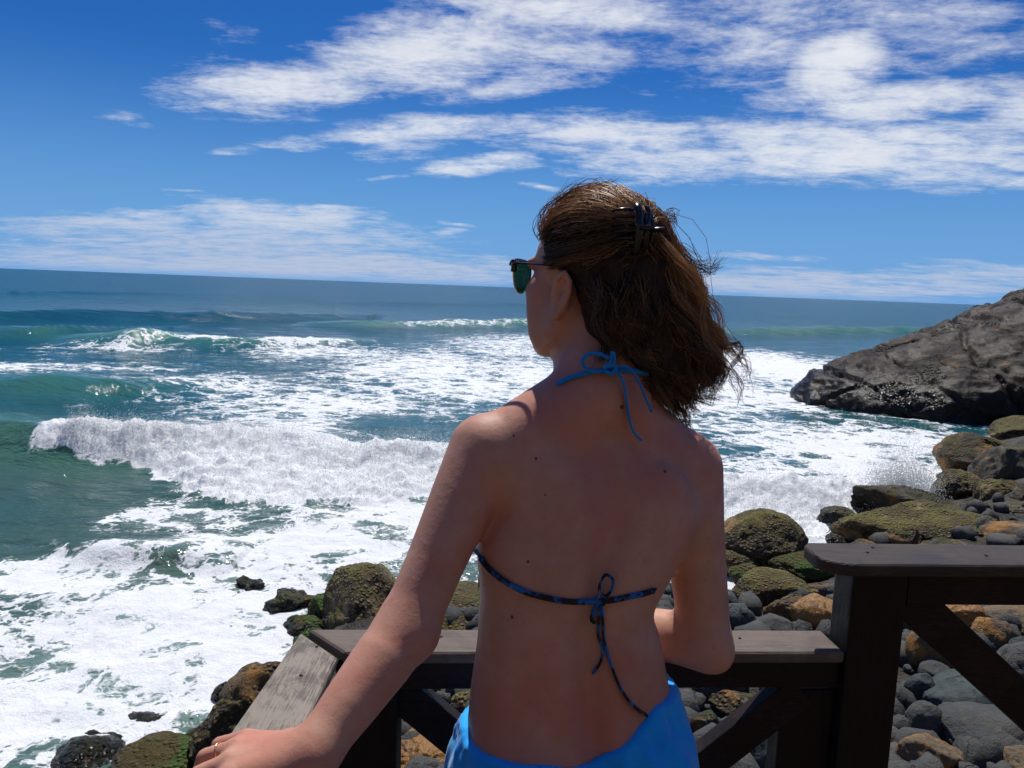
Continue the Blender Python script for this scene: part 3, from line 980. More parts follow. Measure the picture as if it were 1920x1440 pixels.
# --- rocks in the water, left of and behind the railing
rock((606, 1046, 765, 1225), M_MOSS, 'big mossy boulder with an orange flank behind the left elbow', base=0, seed=5, level=6, rough=.7, facets=8, ratio=1.5, sink=.35)
rock((735, 1084, 965, 1260), M_MOSS, 'mossy boulder showing between the left arm and the bare back', base=0, seed=41, level=6, ratio=1.4, sink=.35)
rock((436, 1082, 500, 1124), M_DARK, 'small dark weedy rock awash, farthest out from the railing corner', base=-.15, seed=9, rough=2.4, facets=12)
rock((495, 1103, 612, 1170), M_DARK, 'low dark weedy rock between foam and big mossy boulder', base=-.15, seed=12, rough=2.6, facets=12)
rock((528, 1150, 615, 1200), M_GREEN, 'green weed covered rock just past the railing corner', base=-.1, seed=15, rough=1.5)
rock((545, 1175, 625, 1250), M_GREEN, 'weedy rock tucked against the outer side of the railing corner', base=-.1, seed=16, rough=1.4)
rock((386, 1123, 428, 1143), M_GREEN, 'tiny green rock surrounded by foam', base=-.12, seed=18, rough=1.5, level=4)
rock((418, 1228, 650, 1440), M_BROWN, 'tall brown rock with ochre flank beside the sloping left handrail', base=-.1, seed=22, level=5, rough=1.1, facets=14, ratio=.9, tilt=-.35)
rock((356, 1306, 540, 1500), M_MOSS, 'long mossy rock running down to the bottom edge outside the left handrail', base=-.15, seed=23, level=5, facets=12, rough=1.1)
rock((396, 1280, 445, 1330), M_DARK, 'small black rock leaning on the tall brown rock at left', base=-.1, seed=25, rough=1.3)
rock((222, 1332, 338, 1392), M_DARK, 'flat dark brown rock lying awash in the foam at lower left', base=-.2, seed=28, rough=1.4)
rock((328, 1310, 378, 1332), M_GREEN, 'thin green tipped rock barely above the foam', base=-.12, seed=29, rough=1.4, level=4)
rock((90, 1384, 240, 1470), M_DARK, 'dark weedy rock in the bottom left corner', base=-.2, seed=31, rough=1.4)
rock((205, 1398, 400, 1480), M_GREEN, 'green mossy ledge at the bottom edge left of the hand', base=-.1, seed=33, rough=1.3, level=5)
rock((350, 1346, 366, 1356), M_DARK, 'pebble sized dark rock alone in white foam at lower left', base=-.03, seed=35, level=3)
rock((572, 1118, 650, 1185), M_GREEN, 'low green rock at the foot of the big mossy boulder', base=-.1, seed=26, rough=1.6)
rock((296, 1372, 430, 1460), M_DARK, 'dark wet rock between the green ledge and the tall brown rock', base=-.15, seed=27, rough=1.5, facets=12)
rock((140, 1372, 250, 1420), M_DARK, 'low black rock rising from foam above the bottom left corner', base=-.2, seed=24, rough=1.8, facets=12)
# --- between the arm and the body, and under the low handrail
rock((1222, 1088, 1275, 1120), M_GREEN, 'reddish weedy rock in the gap inside the right elbow', base=-.1, seed=38, rough=1.4)
rock((1205, 1128, 1262, 1160), M_GREEN, 'dark red rock above the grey one in the gap inside the right elbow', base=0, seed=39, rough=1.4)
rock((1206, 1140, 1285, 1205), M_GREY, 'grey cracked boulder in the gap inside the right elbow', seed=40)
rock((1242, 1112, 1272, 1140), M_DARK, 'small dark green rock at the inner edge of the right arm', base=0, seed=42, level=4)
# --- right of the right arm
rock((1335, 955, 1514, 1085), M_MOSS, 'large rounded brown moss covered boulder right of the right arm', base=0, seed=46, level=6, rough=.6, facets=5)
rock((1330, 1030, 1420, 1085), M_MOSS, 'reddish lobe in front of the large rounded mossy boulder', base=0, seed=47, rough=1.2)
rock((1415, 1042, 1570, 1082), M_GREEN, 'bright green weedy ledge behind the high handrail post', base=0, seed=50, rough=1.3)
rock((1366, 1058, 1450, 1110), M_GREEN, 'red and green weedy rock between foam and domed boulder', base=.05, seed=52, rough=1.4)
rock((1368, 1066, 1524, 1152), M_MOSS, 'domed boulder with green moss on its left side', seed=55, level=5, rough=.7, facets=5)
rock((1428, 1114, 1520, 1190), M_BROWN, 'tan boulder with a mossy edge beside the wet orange one', seed=58, facets=14)
rock((1484, 1116, 1590, 1200), M_ORANGE, 'wet orange boulder against the high post', seed=60, rough=.7)
rock((1396, 1148, 1492, 1205), M_GREY, 'light grey speckled boulder just above the low handrail', seed=62, rough=.6)
rock((1360, 1138, 1418, 1200), M_BLUE, 'dark blue boulder touching the right elbow', seed=64, rough=.7)
rock((1476, 1166, 1520, 1200), M_BLUE, 'small blue stone in front of the wet orange boulder', seed=65, level=4, rough=.6)
rock((1500, 1088, 1572, 1125), M_BROWN, 'low brown rock between white foam and the wet orange boulder', seed=66, facets=14)
# --- shelf of rocks up the right edge
rock((1590, 910, 1800, 985), M_SLATE, 'long dark slab with an undercut front by the spray', base=.25, seed=70, level=5, rough=.9, ratio=.5, facets=14, tilt=.06)
rock((1560, 950, 1850, 1045), M_MOSS, 'long mossy rock in front of the undercut slab', base=.05, seed=72, level=5, rough=1.0, ratio=.55, facets=13)
rock((1533, 948, 1610, 1000), M_DARK, 'dark wet rock at the sea end of the long mossy rock', base=-.05, seed=74, rough=1.2)
rock((1545, 1000, 1590, 1030), M_DARK, 'small dark rock beside the rounded handrail end', base=0, seed=75, level=4)
rock((1655, 986, 1740, 1035), M_BROWN, 'pointed rock with a yellow mossy edge above the high handrail', base=.3, seed=77, facets=14)
rock((1738, 1000, 1800, 1030), M_GREY, 'low oval grey stone above the high handrail', base=.3, seed=79, rough=.6)
rock((1800, 1003, 1850, 1032), M_GREY, 'small shiny stone above the high handrail', base=.35, seed=80, level=4, rough=.6)
rock((1752, 812, 1925, 905), M_BROWN, 'brown ochre sided rock beside the burst of spray', base=.2, seed=83, level=5, rough=1.0, facets=14)
rock((1830, 832, 1990, 930), M_SLATE, 'broad grey rock on the right edge under the headland', base=.4, seed=85, level=5, facets=14)
rock((1862, 780, 1990, 840), M_MOSS, 'mossy rock wedged at the foot of the headland', base=.1, seed=87)
rock((1745, 880, 1860, 960), M_MOSS, 'rusty green rock below the ochre sided rock', base=.15, seed=89, rough=1.2)
rock((1810, 895, 1935, 975), M_MOSS, 'round mossy rock at the right edge above the tan slab', base=.25, seed=91, level=5, facets=13)
rock((1860, 946, 1990, 1000), M_SLATE, 'dark wedge shaped rock on the right edge', base=.35, seed=93, facets=14)
rock((1836, 978, 2000, 1045), M_TAN, 'pale tan slab resting on the right edge above the high handrail', base=.45, seed=95, level=5, rough=.8, ratio=.6, facets=14)
rock((1830, 985, 1862, 1003), M_GREEN, 'tiny bright green rock beside the pale tan slab', base=.4, seed=96, level=3)
rock((1880, 905, 2000, 975), M_SLATE, 'grey brown rock cut by the right edge beside the round mossy rock', base=.45, seed=97, level=5, facets=14)
rock((1700, 1010, 1850, 1060), M_SLATE, 'dark low rock just behind the high handrail', base=.3, seed=98, facets=14)
rock((1590, 1010, 1680, 1060), M_BROWN, 'brown rock just behind the rounded handrail end', base=.15, seed=99, facets=14)
# --- stones of the beach seen through the high railing
BX = [
    ((1700, 1172, 1800, 1275), M_TAN, 'cracked tan boulder just right of the high post', .7),
    ((1755, 1124, 1850, 1180), M_ORANGE, 'orange brown boulder under the high apron board', .8),
    ((1808, 1156, 1894, 1232), M_TAN, 'smooth olive tan boulder above the diagonal brace', .6),
    ((1838, 1132, 1960, 1190), M_TAN, 'pale ochre boulder by the right edge under the apron board', .8),
    ((1820, 1130, 1880, 1152), M_BLUE, 'blue grey stone peeping over the orange boulder', .6),
    ((1890, 1195, 1960, 1250), M_BLUE, 'pair topping blue grey stone beside the brace at right edge', .5),
    ((1880, 1205, 1990, 1290), M_GREY, 'long grey stone behind the brace at right edge', .6),
    ((1722, 1244, 1782, 1300), M_GREY, 'small angular grey stone below the cracked tan boulder', .7),
    ((1758, 1228, 1796, 1262), M_GREY, 'tiny grey stone nestled under the brace', .7),
    ((1695, 1256, 1752, 1338), M_BLUE, 'greenish stone half hidden by the high post', .7),
    ((1730, 1258, 1915, 1362), M_BLUE, 'biggest blue grey block, split by a hard shadow', .7),
    ((1692, 1316, 1768, 1400), M_GREY, 'round grey stone right of the high post', .65),
    ((1755, 1322, 1815, 1370), M_GREY, 'grey stone under the biggest block', .6),
    ((1762, 1332, 1960, 1420), M_GREY, 'long smooth double humped grey stone', .6),
    ((1686, 1378, 1800, 1475), M_TAN, 'brown boulder at the bottom edge right of the high post', .7),
    ((1772, 1418, 1860, 1470), M_TAN, 'low brown stone at the bottom edge', .6),
    ((1880, 1400, 1990, 1480), M_TAN, 'brown stone in the bottom right corner', .6),
    ((1836, 1426, 1900, 1480), M_GREY, 'grey stone at the bottom edge near the right corner', .6),
    ((1878, 1325, 1930, 1365), M_TAN, 'small tan stone below the brace end', .6),
    ((1845, 1330, 1880, 1350), M_BLUE, 'flat blue stone behind the long smooth one', .5),
]
for k, (bx_, mt, lb, rt) in enumerate(BX):
    rock(bx_, mt, lb, seed=200 + 3 * k, rough=.55 if mt in (M_GREY, M_BLUE) else .85, facets=8, ratio=.85)
# --- seen below the low handrail
rock((1355, 1352, 1500, 1475), M_BLUE, 'dark grey boulder below the right hand brace', seed=301, rough=.6, level=5)
rock((1330, 1296, 1420, 1350), M_BROWN, 'brown wet stone just under the low apron board', seed=303, facets=14)
rock((1296, 1335, 1352, 1400), M_DARK, 'glossy black stone beside the blue shorts', seed=305, rough=.6)
rock((1330, 1420, 1400, 1470), M_GREY, 'grey stone at the bottom edge right of the shorts', seed=307)
rock((735, 1345, 880, 1480), M_ORANGE, 'orange brown rock between corner post and shorts', seed=310, rough=1.1, level=6, ratio=1.4, sink=.35)
rock((755, 1325, 820, 1365), M_GREEN, 'green weed tuft rock beside the corner post', seed=312, rough=1.4)
rock((845, 1290, 930, 1345), M_MOSS, 'mossy rock over the left brace', seed=314)
# loose stones filling the gaps
V0, F0 = ico(2)
VV, FF, off = [], [], 0
rs = np.random.default_rng(77)
for k in range(2000):
    px, py = rs.uniform(770, 2350), rs.uniform(940, 1560)
    c = Zp(px, py, .6)
    z = ground_z(c[0], c[1])
    if z < .2 or c[1] < 2.5: continue
    r = .04 + .22 * rs.random() ** 2.2
    o = rs.uniform(0, 99, 3)
    P = V0 * (1 + .5 * pnoise(V0 * 1.3 + o))[:, None] * r * rs.uniform(.6, 1.2, 3)
    VV.append(P + [c[0], c[1], z + .3 * r]); FF.append(F0 + off); off += len(V0)
st = mesh_np('shore_stones', np.vstack(VV), np.vstack(FF), M_GREY)
tag(st, 'loose grey stones filling the gaps between the boulders', 'stones', kind='stuff')

# ------------------------------------------------------------------ headland
hx = np.linspace(10.5, 42, 150); hy = np.linspace(20, 58, 160); hz_ = np.linspace(-1.5, 9.5, 64)
def rotm(yaw, pitch=0.0, roll=0.0):
    return np.array((Matrix.Rotation(yaw, 3, 'Z') @ Matrix.Rotation(pitch, 3, 'Y') @ Matrix.Rotation(roll, 3, 'X')))
G = np.stack(np.meshgrid(hx, hy, hz_, indexing='ij'), -1).astype(np.float32)
def ellf(c, rad, M):
    q = (G - np.asarray(c, np.float32)) @ np.asarray(M, np.float32)
    rad = np.asarray(rad, np.float32)
    n0 = np.linalg.norm(q / rad, axis=-1); n1 = np.linalg.norm(q / rad ** 2, axis=-1)
    return n0 * (n0 - 1) / np.maximum(n1, 1e-5)
def smin(a, b, k):
    h = np.clip(.5 + .5 * (a - b) / k, 0, 1)
    return a * (1 - h) + b * h - k * h * (1 - h)
d = ellf((21.9, 37.6, -.6), (8.9, 7.0, 4.0), rotm(.05, -.23))
d = smin(d, ellf((29, 40, .2), (8.5, 9, 5.2), rotm(.1, -.12)), 1.5)
d = smin(d, ellf((34.5, 40, 1.0), (9, 11, 7.2), rotm(0)), 1.2)
d = smin(d, ellf((27.0, 33.5, -.4), (7.5, 6.0, 3.6), rotm(-.2, -.1)), 1.0)
# the seaward slope is gentle, the side towards the cove a steep wall
yb = 33.6 - .42 * (G[..., 0] - 14.5)
wall = (yb - G[..., 1]) * .93 + .42 * np.maximum(G[..., 2], 0) * sstep(16, 24, G[..., 0]) - .75 * np.maximum(G[..., 2], 0) * sstep(24, 15, G[..., 0])
hh_ = np.clip(.5 - .5 * (d - wall) / 1.3, 0, 1)
d = d * (1 - hh_) + wall * hh_ + 1.3 * hh_ * (1 - hh_)
Vh, Qh = surface_nets(d.astype(np.float32), hx, hy, hz_)
del G, d
# one finer division, then ledges, joints and worn faces pressed into it
def divide(V, Q):
    E = np.sort(np.vstack([Q[:, [0, 1]], Q[:, [1, 2]], Q[:, [2, 3]], Q[:, [3, 0]]]), 1)
    Eu, inv = np.unique(E, axis=0, return_inverse=True)
    inv = inv.reshape(4, -1)
    n, ne = len(V), len(Eu)
    V2 = np.vstack([V, V[Eu].mean(1), V[Q].mean(1)])
    e = inv + n; c = np.arange(len(Q)) + n + ne
    return V2, np.vstack([np.stack([Q[:, i], e[i], c, e[i - 1]], 1) for i in range(4)])
def vnormals(V, Q):
    fnm = np.cross(V[Q[:, 2]] - V[Q[:, 0]], V[Q[:, 3]] - V[Q[:, 1]])
    N = np.stack([sum(np.bincount(Q[:, j], fnm[:, k], len(V)) for j in range(4)) for k in range(3)], 1)
    return N / (np.linalg.norm(N, axis=1)[:, None] + 1e-9)
ok = (Vh[Qh].mean(1)[:, 0] < 41.5) & (Vh[Qh].mean(1)[:, 2] > -1.3)
Vh, Qh = divide(Vh, Qh)
Vh = relax(Vh, Qh, 3)
N = vnormals(Vh, Qh)
wv = Vh + .9 * np.stack([fbm(Vh * .2 + k * 5, 3) for k in (1, 2, 3)], 1)
q = wv @ rotm(.35, .55, .3)
t1 = q[:, 2] / 2.1
step1 = (t1 % 1)                                     # sloping beds, each edge a small overhang
dsp = (-.50 * sstep(.66, 1.0, step1) + .26 * step1) * (.4 + .6 * sstep(-.2, .2, pnoise(Vh * .16 + 31)))
q = wv @ rotm(1.0, .25, -.6)
j = np.abs((q[:, 0] / 4.3) % 1 - .5)
dsp -= .42 * sstep(.04, 0, j) * sstep(-.1, .25, pnoise(Vh * .25 + 4))
q = wv @ rotm(-.5, -.7, .2)
j = np.abs((q[:, 0] / 6.1) % 1 - .5)
dsp -= .36 * sstep(.03, 0, j) * sstep(-.2, .2, pnoise(Vh * .2 + 14))
dsp += .42 * fbm(Vh * .22 + 3, 2) + .32 * fbm(Vh * np.array([.5, .5, .9]) + 8, 3, ridged=True) + .10 * fbm(Vh * 1.6, 3) + .035 * fbm(Vh * 4.2, 3)
Vh = Vh + N * dsp[:, None]
lab = np.arange(len(Vh))                             # keep the one connected body
E_ = np.vstack([Qh[:, [0, 1]], Qh[:, [1, 2]], Qh[:, [2, 3]], Qh[:, [3, 0]]])
while True:
    old = lab.copy()
    mn = np.minimum(lab[E_[:, 0]], lab[E_[:, 1]])
    np.minimum.at(lab, E_[:, 0], mn); np.minimum.at(lab, E_[:, 1], mn)
    lab = lab[lab]
    if (lab == old).all(): break
main_ = np.bincount(lab).argmax()
Qh = Qh[lab[Qh[:, 0]] == main_]
u_, inv = np.unique(Qh, return_inverse=True)
Vh, Qh = Vh[u_], inv.reshape(-1, 4)
hd = mesh_np('headland_rock', Vh, Qh, M_HEAD)
tag(hd, 'huge dark rounded headland rock rising from the surf at right', 'rock')

# ------------------------------------------------------------------ deck and railing
def wood_mat(name, c0, c1, c2, axis, rough=.6, wear=0.0):
    mt, S = new_mat(name)
    g = S.n('ShaderNodeNewGeometry')
    sc = {'x': (6, 110, 110), 'y': (110, 6, 110), 'z': (110, 110, 6)}[axis]
    p = S.vmath('MULTIPLY', g.outputs['Position'], sc)
    n1, _ = S.noise(p, 1.0, 5, .65, .6)
    n2, _ = S.noise(p, 4.0, 4, .7, .2)
    n3, _ = S.noise(g.outputs['Position'], 14.0, 6, .7, .4)
    col = S.mix(S.maprange(n1, .35, .65), c0, c1)
    col = S.mix(S.math('MULTIPLY', S.maprange(S.math('ADD', S.math('MULTIPLY', n3, .7), S.math('MULTIPLY', n2, .5)), .56 - wear * .1, .72 - wear * .1), .2 + .8 * wear), col, c2)
    b = principled(S, col, S.maprange(n3, .3, .7, rough - .1, rough + .12), S.bump(S.math('ADD', n1, S.math('MULTIPLY', n2, .5)), .5, .0015), .22)
    finish(S, b)
    return mt
M_CAPX = wood_mat('weathered_cap_wood', lin(88, 76, 68), lin(100, 88, 79), lin(122, 110, 99), 'x', .6, .5)
M_CAPY = wood_mat('worn_cap_wood', lin(90, 80, 72), lin(106, 96, 87), lin(160, 150, 136), 'y', .6, .6)
M_CAPH = wood_mat('dark_cap_wood', lin(66, 57, 52), lin(54, 47, 44), lin(86, 74, 66), 'x', .6, .4)
M_STAINZ = wood_mat('dark_stained_post_wood', lin(26, 18, 17), lin(20, 14, 13), lin(56, 44, 41), 'z', .6, .1)
M_STAINX = wood_mat('dark_stained_board_wood', lin(30, 21, 19), lin(22, 16, 15), lin(76, 52, 48), 'x', .6, .15)
M_PLANK = wood_mat('deck_plank_wood', lin(88, 68, 54), lin(70, 54, 44), lin(110, 92, 78), 'x', .7, .3)
ZCAP, ZHIGH, ZDECK = 4.43, 4.585, 3.48

def bm_obj(name, bm, mat, parent=None, bevel=0.0, seg=2):
    if bevel:
        bmesh.ops.bevel(bm, geom=list(bm.edges), offset=bevel, segments=seg, affect='EDGES', profile=.6)
    bmesh.ops.recalc_face_normals(bm, faces=list(bm.faces))
    me = bpy.data.meshes.new(name)
    bm.to_mesh(me); bm.free()
    me.materials.append(mat)
    ob = bpy.data.objects.new(name, me)
    COL.objects.link(ob)
    if parent is not None: keep(ob, parent)
    return ob

def prism(poly, z0, z1):
    bm = bmesh.new()
    lo = [bm.verts.new((x, y, z0)) for x, y in poly]
    hi = [bm.verts.new((x, y, z1)) for x, y in poly]
    bm.faces.new(lo[::-1]); bm.faces.new(hi)
    n = len(poly)
    for i in range(n):
        bm.faces.new((lo[i], lo[(i + 1) % n], hi[(i + 1) % n], hi[i]))
    return bm

def bar(a, b, thick, wide):
    """board from a to b: thick along the railing's normal, wide in its plane"""
    a, b = Vector(a), Vector(b)
    t = (b - a).normalized()
    nrm = Vector((-.08, 1, 0)).normalized()
    w = t.cross(nrm).normalized()
    bm = bmesh.new()
    vs = []
    for p in (a, b):
        vs.append([bm.verts.new(p + nrm * (sx * thick / 2) + w * (sy * wide / 2)) for sx, sy in ((-1, -1), (1, -1), (1, 1), (-1, 1))])
    for i in range(4):
        bm.faces.new((vs[0][i], vs[0][(i + 1) % 4], vs[1][(i + 1) % 4], vs[1][i]))
    bm.faces.new(vs[0]); bm.faces.new(vs[1])
    return bm

railing = empty('wooden_railing', (.1, 1.2, ZDECK))
tag(railing, 'dark stained wooden railing with a low and a raised handrail', 'railing')
ry = lambda x: 1.229 + .0802 * x                       # far edge of the low handrail
# handrails
bm_obj('handrail', prism([(-.322, ry(-.322)), (.553, ry(.553)), (.560, ry(.56) - .084), (-.243, ry(-.243) - .084)], ZCAP - .021, ZCAP), M_CAPX, railing, .008, 3)
bm_obj('handrail', prism([(-.330, 1.193), (-.251, 1.112), (-.250, .6), (-.250, -1.4), (-.372, -1.4), (-.350, .6)], ZCAP - .021, ZCAP), M_CAPY, railing, .008, 3)
rh = lambda x: 1.205 + .078 * x
arc = [(.505 + .05 * (1 - math.cos(t)), rh(.5) - .035 - .036 * math.sin(t) + .0) for t in np.linspace(0, math.pi / 2, 7)]
bm_obj('handrail', prism([(.515, rh(.52) + .030), (1.95, rh(1.95) + .030), (1.95, rh(1.95) - .067), *[(x, y) for x, y in arc[::-1]], (.503, rh(.503) + .012)], ZHIGH - .022, ZHIGH), M_CAPH, railing, .007, 3)
# posts
def post(x0, x1, y0, y1, z0, z1):
    return bm_obj('post', prism([(x0, y0), (x1, y0 + .08 * (x1 - x0)), (x1, y1 + .08 * (x1 - x0)), (x0, y1)], z0, z1), M_STAINZ, railing, .004)
post(-.258, -.162, 1.128, 1.19, ZDECK, ZCAP - .0225)
post(.562, .655, 1.192, 1.262, ZDECK, ZHIGH - .0235)
post(.468, .560, 1.205, 1.255, ZDECK, ZCAP - .078)
post(-.325, -.262, -.9, -.82, ZDECK, ZCAP - .0225)
post(1.78, 1.87, 1.30, 1.37, ZDECK, ZHIGH - .0235)
# apron boards under the handrails
bm_obj('apron_board', prism([(-.160, ry(-.16) - .069), (.560, ry(.56) - .069), (.560, ry(.56) - .035), (-.160, ry(-.16) - .035)], ZCAP - .070, ZCAP - .0225), M_STAINX, railing, .003)
bm_obj('apron_board', prism([(-.318, 1.10), (-.284, 1.10), (-.284, -.8), (-.318, -.8)], ZCAP - .078, ZCAP - .0225), M_STAINX, railing, .003)
bm_obj('apron_board', prism([(.657, rh(.66) - .055), (1.778, rh(1.78) - .055), (1.778, rh(1.78) - .015), (.657, rh(.66) - .015)], ZHIGH - .076, ZHIGH - .0235), M_STAINX, railing, .003)
bm_obj('bottom_rail', prism([(-.160, ry(-.16) - .069), (.466, ry(.466) - .069), (.466, ry(.466) - .03), (-.160, ry(-.16) - .03)], ZDECK + .08, ZDECK + .15), M_STAINX, railing, .003)
bm_obj('bottom_rail', prism([(.657, rh(.66) - .055), (1.778, rh(1.78) - .055), (1.778, rh(1.78) - .015), (.657, rh(.66) - .015)], ZDECK + .08, ZDECK + .15), M_STAINX, railing, .003)
# screw heads sunk into the handrails
mt_screw, S = new_mat('rusty_screw'); finish(S, principled(S, lin(58, 42, 34), .6, None, .4, .6))
sc0 = None
for x, y, z in [(Zp(1387, 1197, ZCAP)[0], Zp(1387, 1197, ZCAP)[1], ZCAP), (-.10, 1.19, ZCAP), (-.29, 1.14, ZCAP), (-.29, 1.05, ZCAP), (.60, rh(.6) - .02, ZHIGH), (.80, rh(.8) - .03, ZHIGH), (.62, rh(.6) + .005, ZHIGH)]:
    if sc0 is None:
        bm = bmesh.new()
        bmesh.ops.create_cone(bm, cap_ends=True, segments=10, radius1=.0028, radius2=.0024, depth=.002)
        so = bm_obj('screw', bm, mt_screw); sc0 = so.data
    else:
        so = bpy.data.objects.new('screw', sc0); COL.objects.link(so)
    so.location = (x, y, z + .0006)
    keep(so, railing)
# crossed braces
bm_obj('brace', bar((-.19, ry(-.19) - .040, ZCAP - .063), (.50, ry(.5) - .040, 3.76), .03, .058), M_STAINX, railing, .003)
bm_obj('brace', bar((.50, ry(.5) - .052, ZCAP - .078), (-.19, ry(-.19) - .052, 3.76), .03, .058), M_STAINX, railing, .003)
bm_obj('brace', bar((.665, rh(.665) - .035, 4.515), (1.79, rh(1.79) - .035, 3.58), .03, .066), M_STAINX, railing, .003)

deck = empty('deck', (0, 0, ZDECK))
tag(deck, kind='structure')
mesh0 = None
for k in range(25):
    y0 = -1.45 + k * .115
    if mesh0 is None:
        pl = bm_obj('plank', prism([(-.42, 0), (2.0, 0), (2.0, .108), (-.42, .108)], -.03, 0), M_PLANK, None, .003)
        mesh0 = pl.data
    else:
        pl = bpy.data.objects.new('plank', mesh0); COL.objects.link(pl)
    pl.parent = deck
    pl.location = (0, y0, rng.uniform(-.002, .002))
for x in (-.35, .8, 1.9):
    bm_obj('joist', prism([(x - .03, -1.4), (x + .03, -1.4), (x + .03, 1.38), (x - .03, 1.38)], ZDECK - .16, ZDECK - .034), M_STAINX, deck)
    for y in (-1.2, 1.25):
        bm_obj('pile', prism([(x - .07, y - .07), (x + .07, y - .07), (x + .07, y + .07), (x - .07, y + .07)], .2, ZDECK - .165), M_STAINZ, deck)

# ------------------------------------------------------------------ the woman
def grade(a, b, c, fine, coarse):
    return np.concatenate([np.arange(a, b, coarse), np.arange(b, c, fine)])
def finer(a, b, lo, hi, step=.0034, fine=.0015):
    return np.concatenate([np.arange(a, lo, step), np.arange(lo, hi, fine), np.arange(hi, b, step)])
EARP = U(1048, 552, 1.15)                            # the visible ear gets a finer grid
gx = finer(-.42, .40, EARP[0] - .026, EARP[0] + .026)
gy = finer(.66, 1.36, EARP[1] - .030, EARP[1] + .030)
gz = np.concatenate([np.arange(ZDECK - .02, 4.28, .007), finer(4.28, 5.18, EARP[2] - .042, EARP[2] + .042)])
B = Field(gx, gy, gz)
YAW = R(14)
TX = np.array([math.cos(YAW), math.sin(YAW), 0]); TY = np.array([-math.sin(YAW), math.cos(YAW), 0]); TZ = np.array([0, 0, 1.0])
# cross sections of the trunk: photo row, left and right edge, depth of the middle, front and back half depth
ROWS = [(790, 985, 1235, 1.105, .050, .050), (830, 945, 1275, 1.095, .072, .062), (880, 940, 1284, 1.085, .090, .072), (950, 917, 1308, 1.073, .098, .080), (1000, 899, 1294, 1.063, .100, .083), (1045, 898, 1268, 1.055, .098, .084),
        (1110, 904, 1228, 1.045, .088, .082), (1150, 902, 1214, 1.040, .083, .080), (1200, 898, 1228, 1.036, .082, .080), (1280, 886, 1243, 1.034, .086, .084), (1350, 878, 1262, 1.034, .090, .094), (1420, 866, 1270, 1.034, .094, .104), (1500, 855, 1280, 1.034, .096, .112)]
sec = []
for y, l, r, Yc, bf, bb in ROWS:
    Lp, Rp = U(l, y, Yc - .034), U(r, y, Yc + .034)
    c = (Lp + Rp) / 2
    sec.append([c[2], c[0], c[1], np.linalg.norm((Rp - Lp)[:2]) / 2, bf, bb])
sec = np.array(sec)[::-1]
zq = np.linspace(sec[0, 0], sec[-1, 0], 200)
secq = catmull(sec, 400)
o = np.argsort(secq[:, 0]); secq = secq[o]
def sect(z, k):
    return np.interp(z, secq[:, 0], secq[:, k])
def trunk(p):
    z = p[..., 2]
    cx, cy, a, bf, bb = (sect(z, k) for k in (1, 2, 3, 4, 5))
    qx = (p[..., 0] - cx) * TX[0] + (p[..., 1] - cy) * TX[1]
    qy = (p[..., 0] - cx) * TY[0] + (p[..., 1] - cy) * TY[1]
    b = np.where(qy > 0, bf, bb)
    n = 2.35
    rr = (np.abs(qx / a) ** n + np.abs(qy / b) ** n) ** (1 / n)
    d = (rr - 1) * np.minimum(a, b)
    # furrow of the spine
    zr = (z - secq[0, 0]) / (secq[-1, 0] - secq[0, 0])
    d = d + .0125 * np.exp(-(qx / .020) ** 2) * sstep(0, -.03, qy) * sstep(.02, .2, zr) * sstep(1.0, .75, zr)
    d = d - .004 * (np.exp(-((np.abs(qx) - .035) / .02) ** 2)) * sstep(0, -.03, qy) * sstep(.6, .3, zr)
    dz = np.maximum(z - secq[-1, 0], secq[0, 0] - z)
    return np.where(dz > 0, np.sqrt(np.maximum(d, 0) ** 2 + np.maximum(dz, 0) ** 2) + np.minimum(d, 0) * 0, d)
B.add(trunk, np.array([-.16, .88, sec[0, 0]]), np.array([.36, 1.22, sec[-1, 0]]), .03)
def tl(z, lx, ly):
    """point given in the trunk's own frame at height z"""
    return np.array([sect(z, 1), sect(z, 2), z]) + lx * TX + ly * TY
# shoulder girdle
NK = U(1122, 735, 1.105)
SL, SR = U(908, 842, 1.052), U(1291, 880, 1.135)
B.cone(NK + [0, -.004, -.004], SL + [.016, .002, -.012], .062, .056, .03)
B.cone(NK + [0, 0, .008], SR + [-.01, 0, .004], .046, .042, .03)
B.cone(NK + [-.01, -.012, -.02], SL + [.03, -.008, -.03], .042, .040, .03)
B.cone(NK + [.02, -.008, -.02], SR + [-.03, -.005, -.025], .042, .038, .03)
for sgn, zz_, lx in ((-1, 4.705, -.080), (1, 4.690, .070)):
    B.ell(tl(zz_, lx, -.044), (.046, .021, .062), np.stack([TX, TY, TZ], 1) @ rotm(0, sgn * .22), .03)
B.ell(tl(4.72, 0, .05), (.11, .045, .07), np.stack([TX, TY, TZ], 1), .03)
for lx in (-.066, .066):                                     # bust
    B.ell(tl(4.62, lx, .088), (.052, .046, .050), np.stack([TX, TY, TZ], 1), .025)
# neck
NTOP = U(1112, 625, 1.145)
B.cone(NK + [-.004, .004, -.02], NTOP, .052, .049, .028)
B.cone(NK + [-.012, .03, -.05], NTOP + [-.02, .03, -.03], .04, .036, .03)
